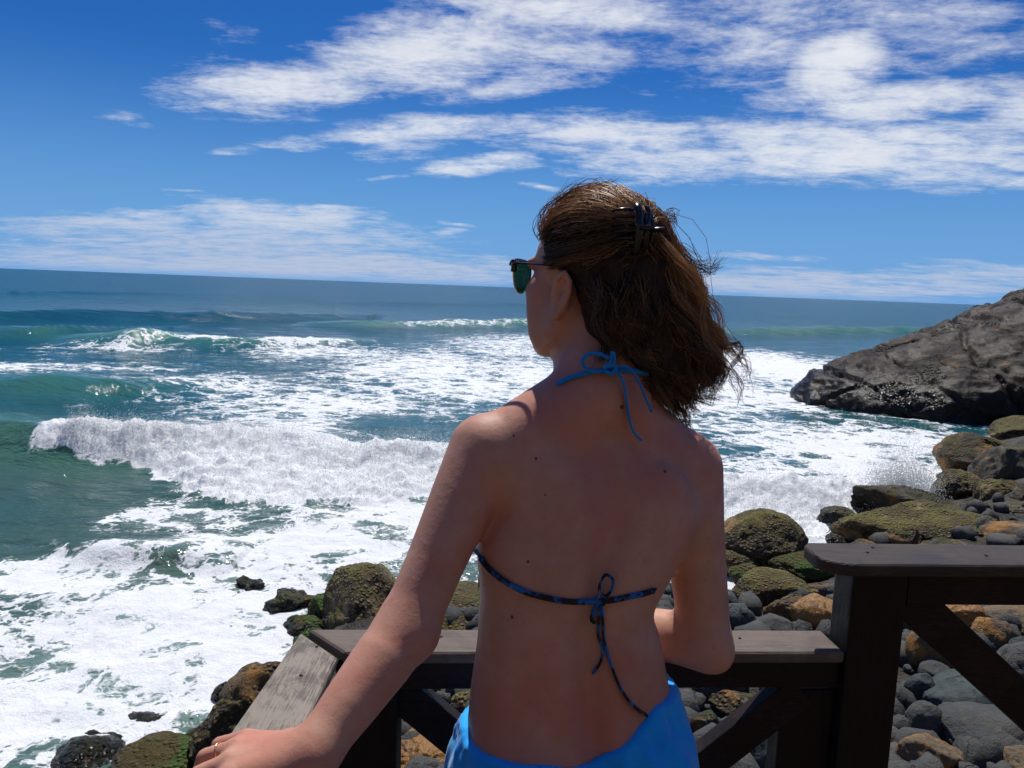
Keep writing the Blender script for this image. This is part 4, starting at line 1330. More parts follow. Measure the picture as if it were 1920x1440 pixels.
# head, turned to the left
HY = R(47)
HX = np.array([math.cos(HY), math.sin(HY), 0]); HF_ = np.array([-math.sin(HY), math.cos(HY), 0])
tiltm = np.array(Matrix.Rotation(R(-3), 3, 'Y'))
HM = np.stack([HX, HF_, TZ], 1)
HC = U(1107, 522, 1.165)
hp = lambda x, y, z: HC + HM @ np.array([x, y, z])
B.ell(hp(0, -.016, .036), (.070, .088, .078), HM, .02)
B.ell(hp(0, .022, .020), (.064, .068, .068), HM, .025)
B.ell(hp(0, .030, -.035), (.056, .055, .078), HM, .02)
for s_ in (-1, 1):
    B.chain([hp(s_ * .058, -.002, -.042), hp(s_ * .052, .018, -.082), hp(s_ * .018, .068, -.104)], [.018, .020, .018], .022)
    B.ell(hp(s_ * .046, .056, -.020), (.023, .023, .020), HM, .02)
    B.ell(hp(s_ * .042, .046, -.054), (.026, .035, .040), HM, .02)
    B.ell(hp(s_ * .030, .056, -.086), (.023, .023, .022), HM, .02)
    B.ell(hp(s_ * .032, .078, .004), (.014, .012, .010), HM, .008, 's')
    B.ell(hp(s_ * .032, .066, .003), (.013, .013, .012), HM, .006)
    B.cone(hp(s_ * .010, .098, .016), hp(s_ * .048, .078, .020), .008, .007, .012)
    B.ell(hp(s_ * .011, .093, -.038), (.008, .010, .007), HM, .008)
B.cone(hp(0, .078, -.10), hp(0, .070, -.075), .020, .022, .02)
B.cone(hp(0, .088, .012), hp(0, .107, -.030), .008, .010, .012)
B.ell(hp(0, .089, -.060), (.021, .009, .006), HM, .006)
B.ell(hp(0, .087, -.070), (.018, .010, .007), HM, .006)
# ears
for s_ in (-1, 1):
    EM = HM @ rotm(s_ * -.22, 0, .12) @ np.diag([1.0, .74, 1.0])                   # splayed out towards the back
    ec = hp(s_ * .0705, -.006, -.026)
    at = lambda x, y, z: ec + EM @ np.array([x, y, z])
    EN = HM @ rotm(s_ * -.22, 0, .12)
    B.ell(at(s_ * .006, -.004, .002), (.0055, .0135, .030), EN, .008)
    rim = [at(s_ * .008, .014, .006), at(s_ * .012, .010, .024), at(s_ * .014, -.006, .032), at(s_ * .0145, -.019, .022), at(s_ * .013, -.021, .004), at(s_ * .011, -.013, -.014), at(s_ * .009, -.002, -.025)]
    B.chain(rim, [.0042, .0044, .0046, .0046, .0042, .0042, .0046], .003)
    B.ell(at(s_ * .009, .003, -.028), (.0055, .007, .010), EN, .006)
    B.ell(at(s_ * .0150, -.003, .004), (.0085, .0070, .018), EN, .002, 's')
    B.chain([at(s_ * .009, -.010, .016), at(s_ * .0105, -.010, .002), at(s_ * .009, -.004, -.012)], [.0028, .0030, .0028], .003)
    B.cone(at(s_ * .006, .014, -.002), at(s_ * .006, .012, -.012), .006, .005, .006)
# pelvis and legs
zh = 4.30
for s_ in (-1, 1):
    B.ell(tl(zh + .005, s_ * .072, -.055), (.082, .070, .085), np.stack([TX, TY, TZ], 1), .04)
    hip = tl(zh, s_ * .082, 0.0)
    knee = hip + TX * s_ * -.01 + TY * .02 + np.array([0, 0, -.40])
    ank = np.array([knee[0], knee[1] - .03, ZDECK + .075])
    B.chain([hip, hip + (knee - hip) * .3, hip + (knee - hip) * .75, knee], [.086, .082, .064, .054], .03)
    B.chain([knee, knee + (ank - knee) * .3 - TY * .012, knee + (ank - knee) * .7, ank], [.052, .054, .04, .034], .02)
    B.cone(ank + [0, 0, -.035], ank + TY * -.03 + np.array([0, 0, -.045]), .032, .028, .02)
    B.cone(ank + TY * .02 + np.array([0, 0, -.04]), ank + TY * .145 + np.array([0, 0, -.055]), .034, .020, .02)
    for t_ in range(5):
        q_ = (t_ - 2) * .015 * 1.0
        B.cone(ank + TY * .12 + TX * q_ + np.array([0, 0, -.056]), ank + TY * (.185 - .006 * abs(t_ - 1)) + TX * q_ * 1.15 + np.array([0, 0, -.064]), .011, .008, .006)
B_TRUNK = B.F.copy()
# left arm, hand propped on the side handrail
EL = U(764, 1176, .935)
WL = Zp(588, 1412, ZCAP + .036)
B.chain([SL, SL * .72 + EL * .28, SL * .35 + EL * .65, EL], [.049, .0450, .0390, .0370], .013)
fo = EL + (WL - EL) * .28
B.chain([EL, fo, EL + (WL - EL) * .65, WL], [.0370, .0385, .0335, .0272], .02)
B.ell(EL + np.array([.014, -.014, -.006]), (.020, .02, .022), None, .02)
# hand: palm on the rail, fingers over its outer edge
KN = Zp(452, 1420, ZCAP + .030)                              # middle of the knuckles
hd_x = (KN - WL); hl = np.linalg.norm(hd_x); hd_x = hd_x / hl
hd_y = np.cross(np.array([0, 0, 1.0]), hd_x); hd_y /= np.linalg.norm(hd_y)   # towards the viewer side
if hd_y[1] > 0: hd_y = -hd_y
hd_z = np.cross(hd_x, hd_y)
if hd_z[2] < 0: hd_z = -hd_z
HN = np.stack([hd_x, hd_y, hd_z], 1)
hh = lambda x, y, z: WL + HN @ np.array([x, y, z])
K = .086
B.ell(hh(.050, .004, -.004), (.056, .038, .017), HN, .02)
B.cone(WL, hh(.03, .002, -.002), .026, .022, .022)
for y_, L0, drop in ((-.031, .042, .0), (-.010, .046, .003), (.012, .043, .001), (.032, .034, -.004)):
    a = hh(K + .004 - abs(y_) * .18, y_, .0035 + drop)
    B.cone(hh(.025, y_ * .55, .004), a, .010, .0105, .012)
    b = a + HN @ np.array([L0 * .86, y_ * .30, -.011])
    c = b + HN @ np.array([.010, y_ * .05, -.027])
    e = c + HN @ np.array([-.006, 0, -.022])
    B.chain([a, b, c, e], [.0103, .0090, .0082, .0072], .005)
    if y_ == -.010: RING_A, RING_B = a, b
th = [hh(.012, -.030, -.006), hh(.040, -.052, -.012), hh(.060, -.062, -.022), hh(.072, -.066, -.034)]
B.chain(th, [.015, .0125, .0108, .009], .014)
# right arm: elbow bent, forearm along the handrail in front of the body
ER = U(1322, 1206, 1.10)
WR = np.array([.118, 1.195, ZCAP + .040])
B.chain([SR, SR * .7 + ER * .3, SR * .35 + ER * .65, ER], [.047, .0445, .041, .0375], .034)
B.chain([ER, ER + (WR - ER) * .3, ER + (WR - ER) * .65, WR], [.0375, .0385, .033, .026], .018)
B.ell(ER + np.array([.016, -.008, -.016]), (.02, .02, .02), None, .02)
rx_ = np.array([-.72, .60, -.05]); rx_ /= np.linalg.norm(rx_)
ry_ = np.array([.6, .72, 0]); ry_ -= rx_ * (ry_ @ rx_); ry_ /= np.linalg.norm(ry_)
RN = np.stack([rx_, ry_, np.cross(rx_, ry_) * (1 if np.cross(rx_, ry_)[2] > 0 else -1)], 1)
rr_ = lambda x, y, z: WR + RN @ np.array([x, y, z])
B.ell(rr_(.048, 0, -.014), (.054, .036, .015), RN, .02)
for y_, L0 in ((-.030, .036), (-.010, .044), (.011, .046), (.031, .042)):
    a = rr_(.082, y_, -.014)
    B.cone(rr_(.03, y_ * .5, -.010), a, .010, .0100, .012)
    b = a + RN @ np.array([L0 * .8, y_ * .15, -.010]); c = b + RN @ np.array([L0 * .25, 0, -.026])
    B.chain([a, b, c], [.0098, .0086, .0072], .005)
B.chain([rr_(.012, .028, -.012), rr_(.04, .05, -.016), rr_(.066, .056, -.018)], [.014, .012, .009], .014)
Vb, Qb = surface_nets(B.F, gx, gy, gz)
Vb = relax(Vb, Qb, 2, np.where(np.linalg.norm(Vb - EARP, axis=1) < .045, .3, .5))
print('body', len(Vb), time.time() - T0)

mt_skin, S = new_mat('skin')
g = S.n('ShaderNodeNewGeometry')
pos = g.outputs['Position']
n1, _ = S.noise(pos, 14, 5, .6)
n2, _ = S.noise(pos, 90, 3, .6)
n3, _ = S.noise(pos, 6, 4, .6)
n4, _ = S.noise(pos, 420, 2, .6)
col = S.mix(S.maprange(n1, .3, .7), lin(194, 143, 118), lin(206, 156, 132))
col = S.mix(S.maprange(n3, .42, .68, 0, .7), col, lin(194, 118, 96))
col = S.mix(S.maprange(n2, .58, .75, 0, .25), col, lin(166, 112, 86))
MOLES = [(1166, 763, .0034), (1247, 884, .003), (1005, 860, .0022), (990, 1053, .0022), (960, 1157, .0026), (907, 1097, .0018), (1022, 928, .0018), (963, 817, .0018)]
mk = None
for x, y, r_ in MOLES:
    h_ = B.hit(x, y)
    d_ = S.maprange(S.vmath('DISTANCE', pos, tuple(float(v) for v in h_)), r_ * .6, r_ * 1.25, 1, 0)
    mk = d_ if mk is None else S.math('MAXIMUM', mk, d_)
col = S.mix(S.math('MULTIPLY', mk, .85), col, lin(70, 38, 26))
sk = principled(S, col, .54, S.bump(S.math('ADD', n2, S.math('MULTIPLY', n4, .4)), .28, .002), .38, Subsurface_Weight=.18, Subsurface_Radius=(.9, .35, .2), Subsurface_Scale=.012)
finish(S, sk)
person = mesh_np('person', Vb, Qb, mt_skin)
tag(person, 'woman in bikini top and blue shorts seen from behind, leaning on the railing, looking left', 'person')

# ------------------------------------------------------------------ shorts
def cloth_mat(name, c0, c1, rough=.8, scale=900, sheen=.3):
    mt, S = new_mat(name)
    g = S.n('ShaderNodeNewGeometry')
    n1, _ = S.noise(g.outputs['Position'], 30, 4, .6)
    n2, _ = S.noise(g.outputs['Position'], scale, 2, .6)
    b = principled(S, S.mix(S.maprange(n1, .3, .7), c0, c1), rough, S.bump(n2, .15, .001), .3, Sheen_Weight=sheen)
    tr = S.n('ShaderNodeBsdfTranslucent'); tr.inputs[0].default_value = (*c1, 1)
    mx = S.n('ShaderNodeMixShader'); mx.inputs[0].default_value = .05
    S.link(b, mx.inputs[1]); S.link(tr.outputs[0], mx.inputs[2])
    finish(S, mx.outputs[0])
    return mt
M_SHORTS = cloth_mat('blue_shorts_cloth', (0.0, 0.36, 0.98), (0.0, 0.44, 1.0), .7)
M_STRING = cloth_mat('blue_string', lin(6, 130, 210), lin(14, 146, 226), .7, sheen=.1)
mt_pat, S = new_mat('patterned_string')
g = S.n('ShaderNodeNewGeometry')
n1, _ = S.noise(g.outputs['Position'], 55, 2, .5)
n2, _ = S.noise(S.vmath('ADD', g.outputs['Position'], (3, 3, 3)), 60, 2, .5)
c = S.mix(S.maprange(n1, .48, .56), (0.006, 0.006, 0.010), lin(20, 104, 170))
c = S.mix(S.maprange(n2, .66, .72, 0, .8), c, lin(150, 120, 130))
finish(S, principled(S, c, .7))
M_PAT = mt_pat

WB = [(872, 1348, 1.0), (885, 1388, .955), (930, 1418, .938), (1020, 1432, .930), (1110, 1424, .938), (1185, 1378, .962), (1225, 1325, 1.0), (1248, 1284, 1.05)]
wz = np.array([B.hit(x, y)[2] for x, y, _ in WB[1:-1]])
sxs = np.arange(-.20, .42, .0044); sys_ = np.arange(.82, 1.24, .0044); szs = np.arange(3.93, 4.45, .0044)
SG = np.stack(np.meshgrid(sxs, sys_, szs, indexing='ij'), -1)
_f = B.F; B.F = B_TRUNK; base = B.sample(SG); B.F = _f
cxs, cys = sect(np.clip(SG[..., 2], sec[0, 0], 5), 1), sect(np.clip(SG[..., 2], sec[0, 0], 5), 2)
qx = (SG[..., 0] - cxs) * TX[0] + (SG[..., 1] - cys) * TX[1]; qy = (SG[..., 0] - cxs) * TY[0] + (SG[..., 1] - cys) * TY[1]
ang = np.arctan2(qy, qx)
# height of the waistband round the body, as measured along the back and sides
bp = np.array([B.hit(x, y) for x, y, _ in WB[1:-1]])
bqx = (bp[:, 0] - sect(bp[:, 2], 1)) * TX[0] + (bp[:, 1] - sect(bp[:, 2], 2)) * TX[1]; bqy = (bp[:, 0] - sect(bp[:, 2], 1)) * TY[0] + (bp[:, 1] - sect(bp[:, 2], 2)) * TY[1]
ba = np.arctan2(bqy, bqx)
o = np.argsort(ba)
zt = np.interp(ang, np.concatenate([[-math.pi], ba[o], [.6, 1.6, 2.6, math.pi]]), np.concatenate([[bp[o][0, 2] + .01], bp[o][:, 2], [bp[o][-1, 2] + .005, bp[o][-1, 2] - .01, bp[o][0, 2] + .008, bp[o][0, 2] + .01]]))
dn = np.clip(zt - SG[..., 2], 0, .5)
# loose skirt-like legs: distance to body grows downwards
elx = sect(np.maximum(SG[..., 2], sec[0, 0]), 3)
hull = (np.sqrt((qx / (.146 + .16 * dn)) ** 2 + (qy / np.where(qy > 0, .105 + .14 * dn, .112 + .24 * dn)) ** 2) - 1) * .12
f_ = np.minimum(base - .007 - .03 * dn, np.where(dn > .03, hull, 9))
pl_ = np.sin(ang * 21 + 2.0 * pnoise(SG * 9)) * .0028 * sstep(.004, .02, dn) * sstep(.16, .03, dn)
pl_ = pl_ + np.sin(ang * 64) * .0011 * sstep(.0, .006, dn) * sstep(.05, .03, dn)
fold = .013 * fbm(np.stack([ang * 2.2, SG[..., 2] * 5, SG[..., 2] * 0 + 3], -1), 2) * sstep(.03, .12, dn)
seam = .0025 * np.exp(-((dn - .034) / .003) ** 2)
f_ = f_ + pl_ + fold + seam
f_ = np.maximum(f_, (np.sqrt((qx / (np.where(qx > 0, .163 + .17 * dn, .178 + .24 * dn))) ** 2 + (qy / (.140 + .28 * dn)) ** 2) - 1) * .12)
f_ = np.maximum(f_, SG[..., 2] - zt)
f_ = np.maximum(f_, 3.97 - SG[..., 2])
f_ = np.maximum(f_, -(base + .004))
gap = np.abs(qx) - .006
f_ = np.where(SG[..., 2] < 4.17, np.maximum(f_, -gap), f_)
Vs, Qs = surface_nets(f_.astype(np.float32), sxs, sys_, szs)
Vs = relax(Vs, Qs, 2, .5)
del SG, base, qx, qy, ang, zt, dn, f_, pl_, fold
sh_o = mesh_np('shorts', Vs, Qs, M_SHORTS, person)

# ------------------------------------------------------------------ bikini strings
def string(name, pts, r_, mat, parent=person, off=.003, flat=.6, n=60, surf=True):
    P = np.array([B.hit(x, y, off) if surf and len(q) == 0 else (U(x, y, q[0])) for x, y, *q in pts])
    C = catmull(P, n)
    if surf:                                     # lie on the skin
        for _ in range(3):
            d = B.sample(C); near_ = d < off + .006
            C = C + np.where((d < off)[:, None], B.normal(C) * (off - d)[:, None], 0)
    v, q, t = tube(C, r_, 8)
    return v, q, t
def make(name, parts, mat, parent):
    V_, F_ = merge(parts)
    return mesh_np(name, V_, F_, mat, parent)
def front_strap():
    a0, a1 = B.hit(1222, 1105, .003), B.hit(908, 1047, .003)
    P_ = [a0]
    for th_ in np.linspace(.0, math.pi, 15)[1:-1]:
        k_ = th_ / math.pi
        z_ = a0[2] * (1 - k_) + a1[2] * k_ - .012 * math.sin(th_)
        p_ = tl(z_, .17 * math.cos(th_), .16 * math.sin(th_))
        c_ = tl(z_, 0, 0)
        for t_ in np.linspace(1, .3, 200):
            if B.sample(c_ + (p_ - c_) * t_) < .003: break
        P_.append(c_ + (p_ - c_) * t_)
    return tube(catmull(np.array(P_ + [a1]), 60), .0038, 8, flat=.6)
top = make('back_strap', [string('', [(908, 1047), (935, 1078), (980, 1106), (1030, 1121), (1080, 1127), (1128, 1126), (1170, 1119), (1205, 1111), (1222, 1105)], .0038, M_PAT), front_strap()], M_PAT, person)
kn = B.hit(1128, 1122, .005)
def off_y(P, dy): return np.asarray(P) + np.array([0, dy, 0])
def loop(pts, r_, lift):
    P = np.array([B.hit(x, y, l) for (x, y), l in zip(pts, lift)])
    return tube(catmull(P, 40), r_, 8, flat=.55)
make('back_bow', [
    loop([(1126, 1124), (1122, 1098), (1128, 1080), (1140, 1076), (1150, 1086), (1145, 1106), (1130, 1124)], .0036, [.006, .012, .016, .016, .014, .010, .006]),
    loop([(1128, 1122), (1114, 1140), (1110, 1160), (1116, 1166)], .0040, [.006, .008, .007, .005]),
    loop([(1130, 1122), (1124, 1150), (1122, 1190), (1130, 1215), (1126, 1240), (1112, 1261)], .0034, [.006, .007, .005, .004, .004, .003]),
    loop([(1128, 1122), (1130, 1160), (1133, 1205), (1146, 1250), (1162, 1292), (1184, 1322), (1209, 1340)], .0036, [.007, .006, .005, .005, .005, .005, .004]),
    loop([(1120, 1122), (1128, 1114), (1137, 1120), (1131, 1131), (1122, 1126)], .0042, [.006, .009, .008, .009, .006])], M_PAT, person)
neck_pts = [(1046, 724), (1062, 715), (1085, 706), (1110, 700), (1140, 697), (1175, 697), (1215, 704)]
make('neck_strap', [string('', neck_pts, .0036, M_STRING)], M_STRING, person)
nk = B.hit(1140, 694, .006)
def free(pts, r_, Y, flat=.6):
    return tube(catmull(np.array([U(x, y, Y + (q[0] if q else 0)) for x, y, *q in pts]), 40), r_, 8, flat=flat)
Yk = float(nk[1]) - .006
make('neck_bow', [
    free([(1140, 694), (1116, 697), (1098, 690), (1092, 676), (1102, 665), (1122, 663), (1142, 672, -.004)], .0042, Yk),
    free([(1142, 690), (1146, 672), (1148, 661), (1152, 668), (1150, 688)], .0036, Yk - .004),
    free([(1150, 692), (1166, 710), (1174, 745), (1180, 785), (1190, 812), (1203, 826)], .0040, Yk - .004, .45),
    free([(1152, 688), (1180, 690), (1198, 718), (1210, 745), (1222, 772)], .0040, Yk + .002, .45),
    free([(1132, 692), (1142, 683), (1154, 690), (1146, 700), (1134, 696)], .0050, Yk - .003)], M_STRING, person)
# front triangles of the bikini top
cen = Vb[Qb].mean(1)
lx = (cen[:, 0] - sect(cen[:, 2], 1)) * TX[0] + (cen[:, 1] - sect(cen[:, 2], 2)) * TX[1]; ly = (cen[:, 0] - sect(cen[:, 2], 1)) * TY[0] + (cen[:, 1] - sect(cen[:, 2], 2)) * TY[1]
Nb = vnormals(Vb, Qb)
for s_ in (-1, 1):
    zz = cen[:, 2] - 4.575
    w_ = .066 * (1 - np.clip(zz / .12, 0, 1)) + .004
    ok = (ly > .03) & (zz > 0) & (zz < .118) & (np.abs(lx - s_ * .066) < w_)
    Q_ = Qb[ok]
    u_, inv = np.unique(Q_, return_inverse=True)
    mesh_np('bikini_cup', Vb[u_] + Nb[u_] * .003, inv.reshape(-1, 4), M_PAT, person)

# ------------------------------------------------------------------ hair
HS_C = np.array([0, -.016, .036]); HS_R = np.array([.070, .088, .078])
def loc(P):
    return (np.asarray(P) - HC) @ HM
def wor(L):
    return HC + np.asarray(L) @ HM.T
HLZ = [-.10, -.075, -.06, -.03, -.012, .004, .020, .035, .050, .070, .085, .10, .14]
HLY = [-.09, -.060, -.050, -.036, -.028, -.004, .022, .036, .040, .052, .066, .074, .074]
hxs = np.arange(-.02, .38, .004); hys = np.arange(.94, 1.32, .004); hzs = np.arange(4.74, 5.19, .004)
HG = Field(hxs, hys, hzs)
P = HG.pts((slice(None),) * 3)
L = loc(P)
q = (L - HS_C) / (HS_R + np.array([.009, .009, .008]))
n0 = np.linalg.norm(q, axis=-1)
cap = (n0 - 1) * .075
cut = L[..., 1] - np.interp(L[..., 2], HLZ, HLY) + .006 * pnoise(P * 40)
HG.F = np.maximum(cap, cut).astype(np.float32)
def blob(x, y, Y, r, k=.03):
    HG.ell(U(x, y, Y), r, None, k)
blob(1172, 500, 1.135, (.052, .050, .066))
blob(1212, 470, 1.140, (.036, .048, .052))
blob(1232, 540, 1.130, (.034, .044, .050))
blob(1155, 585, 1.105, (.046, .038, .068))
blob(1196, 585, 1.120, (.042, .042, .070))
blob(1222, 655, 1.115, (.044, .038, .048))
blob(1262, 670, 1.120, (.036, .034, .038))
HG.F = (HG.F + .006 * fbm(P * 28, 2) + .004 * pnoise(P * 70)).astype(np.float32)
Vv, Qv = surface_nets(HG.F, hxs, hys, hzs)
Vv = relax(Vv, Qv, 1)
del P, L, q, n0, cap, cut

hr = np.random.default_rng(21)
NP = 10
STR, TONE = [], []
def lock(ctrl, n=34, rad=.009, curl=.0, cyc=2.0, frizz=.002, endspread=1.0, tone=.5):
    """a lock of hair along a guide: strands share the guide's bends and waves"""
    G_ = catmull(np.asarray(ctrl), NP)
    t = np.linspace(0, 1, NP)
    T_ = np.gradient(G_, axis=0); T_ /= np.linalg.norm(T_, axis=1)[:, None] + 1e-9
    a_ = np.cross(T_, [0.2, -.9, .35]); a_ /= np.linalg.norm(a_, axis=1)[:, None] + 1e-9
    b_ = np.cross(T_, a_)
    ph = hr.uniform(0, 6.28)
    G_ = G_ + curl * sstep(.3, .75, t)[:, None] * (np.sin(2 * math.pi * cyc * t + ph)[:, None] * a_ + np.cos(2 * math.pi * cyc * t + ph)[:, None] * b_)
    o = hr.normal(size=(n, 2)) * rad * .5
    spread = (1 - .2 * np.sin(math.pi * t)) * (1 - .75 * np.clip((t - .55) / .45, 0, 1) ** 1.5 * (2 - endspread))
    S_ = G_[None] + spread[None, :, None] * (o[:, 0, None, None] * a_[None] + o[:, 1, None, None] * b_[None])
    w = hr.normal(size=(n, 4, 3)) * frizz
    for k in range(4):
        S_ = S_ + (np.sin((k + 1) * math.pi * t * .9)[None, :, None]) * w[:, k, None, :]
    # random lengths
    ln = hr.uniform(.82, 1.0, n)
    idx = t[None] * ln[:, None] * (NP - 1)
    i0 = np.minimum(idx.astype(int), NP - 2); f = (idx - i0)[..., None]
    S_ = np.take_along_axis(S_, i0[..., None].repeat(3, 2), 1) * (1 - f) + np.take_along_axis(S_, (i0 + 1)[..., None].repeat(3, 2), 1) * f
    STR.append(S_); TONE.append(np.clip(hr.normal(tone, .22, n), 0, 1))

CLIP = np.array([-.034, -.098, .066])
def scalp(d, lift):
    d = d / np.linalg.norm(d)
    return wor(HS_C + d * (HS_R + lift))
# combed back from hairline and crown to the clip
cnt = 0
while cnt < 150:
    d = hr.normal(size=3); d /= np.linalg.norm(d)
    p = HS_C + d * HS_R
    if p[2] < .012 or p[1] > np.interp(p[2], HLZ, HLY) + .002: continue
    if cnt < 60 and p[1] < np.interp(p[2], HLZ, HLY) - .022: continue       # plenty start at the hairline itself
    cnt += 1
    dc = CLIP - HS_C; dc /= np.linalg.norm(dc)
    om = math.acos(np.clip(d @ dc, -1, 1))
    if om < .15: continue
    ctrl = []
    for s_ in np.linspace(0, 1, 6):
        v = (math.sin((1 - s_) * om) * d + math.sin(s_ * om) * dc) / math.sin(om)
        v = v + np.array([0, 0, .10 * math.sin(math.pi * s_) * (1 if p[2] > .05 else -.6)])
        ctrl.append(scalp(v, .0085 + .006 * math.sin(math.pi * s_ ** .8) + hr.normal(0, .0012)))
    lock(ctrl, 26, .011, .0012, 1.5, .0012, tone=hr.normal(.9 if p[2] > .058 else .28, .1))  # crown locks painted sunlit gold, lower ones painted dark as shaded
# behind the ear and the nape: falling back and down
for _ in range(46):
    z = hr.uniform(-.055, .02); x = hr.uniform(-.068, .045)
    y = -.03 - .07 * math.sqrt(max(0, 1 - (x / .075) ** 2)) * hr.uniform(.4, 1)
    r0 = wor(HS_C + (np.array([x, y, z]) - HS_C) / np.linalg.norm((np.array([x, y, z]) - HS_C) / (HS_R + .008)))
    e = U(hr.uniform(1120, 1235), hr.uniform(640, 705), hr.uniform(1.055, 1.10))
    m_ = (r0 + e) / 2 + np.array([hr.normal(-.004, .008), -.02, hr.normal(.004, .008)])
    lock([r0, r0 * .6 + m_ * .4 + np.array([0, -.012, 0]), m_, e], 30, .008, .008, 2.2, .0022, 1.2, tone=hr.normal(.2, .12))  # dark colour stands for the shade below the crown
# the loose mass blown to the right
FAM = [
    ([(1190, 388), (1234, 428), (1270, 505), (1306, 592), (1346, 676)], 40, 9, .05),
    ([(1198, 402), (1234, 465), (1262, 555), (1296, 640), (1332, 708)], 42, 12, .05),
    ([(1190, 440), (1218, 535), (1248, 630), (1278, 705), (1298, 752)], 44, 15, .045),
    ([(1172, 480), (1184, 570), (1210, 650), (1242, 715), (1268, 762)], 40, 15, .04),
    ([(1150, 500), (1150, 580), (1168, 640), (1205, 690), (1240, 738)], 30, 14, .03),
    ([(1216, 520), (1258, 590), (1298, 640), (1326, 678), (1312, 725)], 32, 15, .05),
]
for fi, (pts_, n, jit_, dY) in enumerate(FAM):
    for _ in range(n):
        Yb = hr.normal(1.115, dY * .5)
        jx, jy = hr.normal(0, jit_), hr.normal(0, jit_)
        ctrl = []
        for i, (x, y) in enumerate(pts_):
            k = i / (len(pts_) - 1)
            ctrl.append(U(x + jx * (.5 + .7 * k) + hr.normal(0, 6), y + jy * (.4 + .7 * k) + hr.normal(0, 7), 1.125 + (Yb - 1.125) * min(1, .4 + k)))
        lock(ctrl, 33, .0100, hr.uniform(.008, .021), hr.uniform(1.5, 2.7), .0014, .9, tone=hr.normal(.62 if fi == 0 else .26, .18))  # outer right locks painted paler as a sunlit strip
# wisps lifted by the wind
WISP = [[(1262, 455), (1300, 492), (1326, 500), (1346, 478)], [(1268, 470), (1305, 505), (1335, 505), (1350, 492)], [(1040, 380), (1085, 352), (1130, 350), (1162, 338)], [(1015, 450), (1012, 410), (1040, 372), (1100, 350)], [(1340, 640), (1378, 668), (1398, 690), (1402, 722)], [(1330, 660), (1365, 690), (1385, 730), (1392, 752)], [(1280, 740), (1292, 775), (1285, 800), (1300, 830)], [(1255, 740), (1275, 785), (1292, 812), (1296, 836)], [(1250, 400), (1258, 402), (1262, 412), (1256, 424)], [(1265, 740), (1262, 770), (1276, 795), (1280, 815)]]
for w_ in WISP:
    for _ in range(3):
        j = hr.normal(0, 4, (4, 2))
        lock([U(x + a * k, y + b * k, 1.13) for (x, y), (a, b), k in zip(w_, j, (.5, .8, 1.2, 1.8))], 5, .005, .003, 2, .0025, 1.4, tone=.6)
for _ in range(26):                                            # stray single hairs round the outline
    pts_, n, jit_, dY = FAM[hr.integers(0, 3)]
    jx, jy = hr.normal(14, 26), hr.normal(0, 24)
    lock([U(x + jx * i / 3 + hr.normal(0, 10), y + jy * i / 3 + hr.normal(0, 10), hr.normal(1.12, .03)) for i, (x, y) in enumerate(pts_)], 2, .006, .006, 2.5, .008, 2, tone=.6)
S_ = np.vstack(STR); tone = np.concatenate(TONE)
ns = len(S_)
T_ = np.gradient(S_, axis=1); T_ /= np.linalg.norm(T_, axis=2, keepdims=True) + 1e-9
a_ = np.cross(T_, np.array([.3, -.85, .4])); a_ /= np.linalg.norm(a_, axis=2, keepdims=True) + 1e-9
b_ = np.cross(T_, a_)
rad_ = .00046 * (1.0 - .65 * np.linspace(0, 1, NP) ** 3)
ring = np.stack([S_ + rad_[None, :, None] * (math.cos(k * 2.0944) * a_ + math.sin(k * 2.0944) * b_) for k in range(3)], 2)   # ns,NP,3,3
Vr = ring.reshape(-1, 3)
base_i = (np.arange(ns)[:, None, None] * NP + np.arange(NP - 1)[None, :, None]) * 3
k = np.arange(3)[None, None]
Qr = np.stack([base_i + k, base_i + (k + 1) % 3, base_i + 3 + (k + 1) % 3, base_i + 3 + k], -1).reshape(-1, 4)
toner = np.repeat(tone, NP * 3)
print('hair strands', ns, time.time() - T0)

mt_hair, S = new_mat('brown_hair')
tn = S.attr('tone')
hc = S.mix(tn, (0.020, 0.012, 0.008), (0.66, 0.39, 0.19))  # tone blends from painted shade to painted sunlit gold
hb = principled(S, hc, .42, None, .45)
tr = S.n('ShaderNodeBsdfTranslucent'); S.link(hc, tr.inputs[0])
mx = S.n('ShaderNodeMixShader'); mx.inputs[0].default_value = .35
S.link(hb, mx.inputs[1]); S.link(tr.outputs[0], mx.inputs[2])
finish(S, mx.outputs[0])
mt_hairb, S = new_mat('hair_depth')
g = S.n('ShaderNodeNewGeometry')
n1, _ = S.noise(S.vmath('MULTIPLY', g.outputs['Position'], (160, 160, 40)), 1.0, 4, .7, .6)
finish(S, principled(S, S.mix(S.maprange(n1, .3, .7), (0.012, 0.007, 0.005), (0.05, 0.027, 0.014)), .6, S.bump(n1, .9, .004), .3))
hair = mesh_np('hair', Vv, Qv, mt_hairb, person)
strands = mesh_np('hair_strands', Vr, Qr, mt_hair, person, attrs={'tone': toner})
tag(strands, kind='stuff')

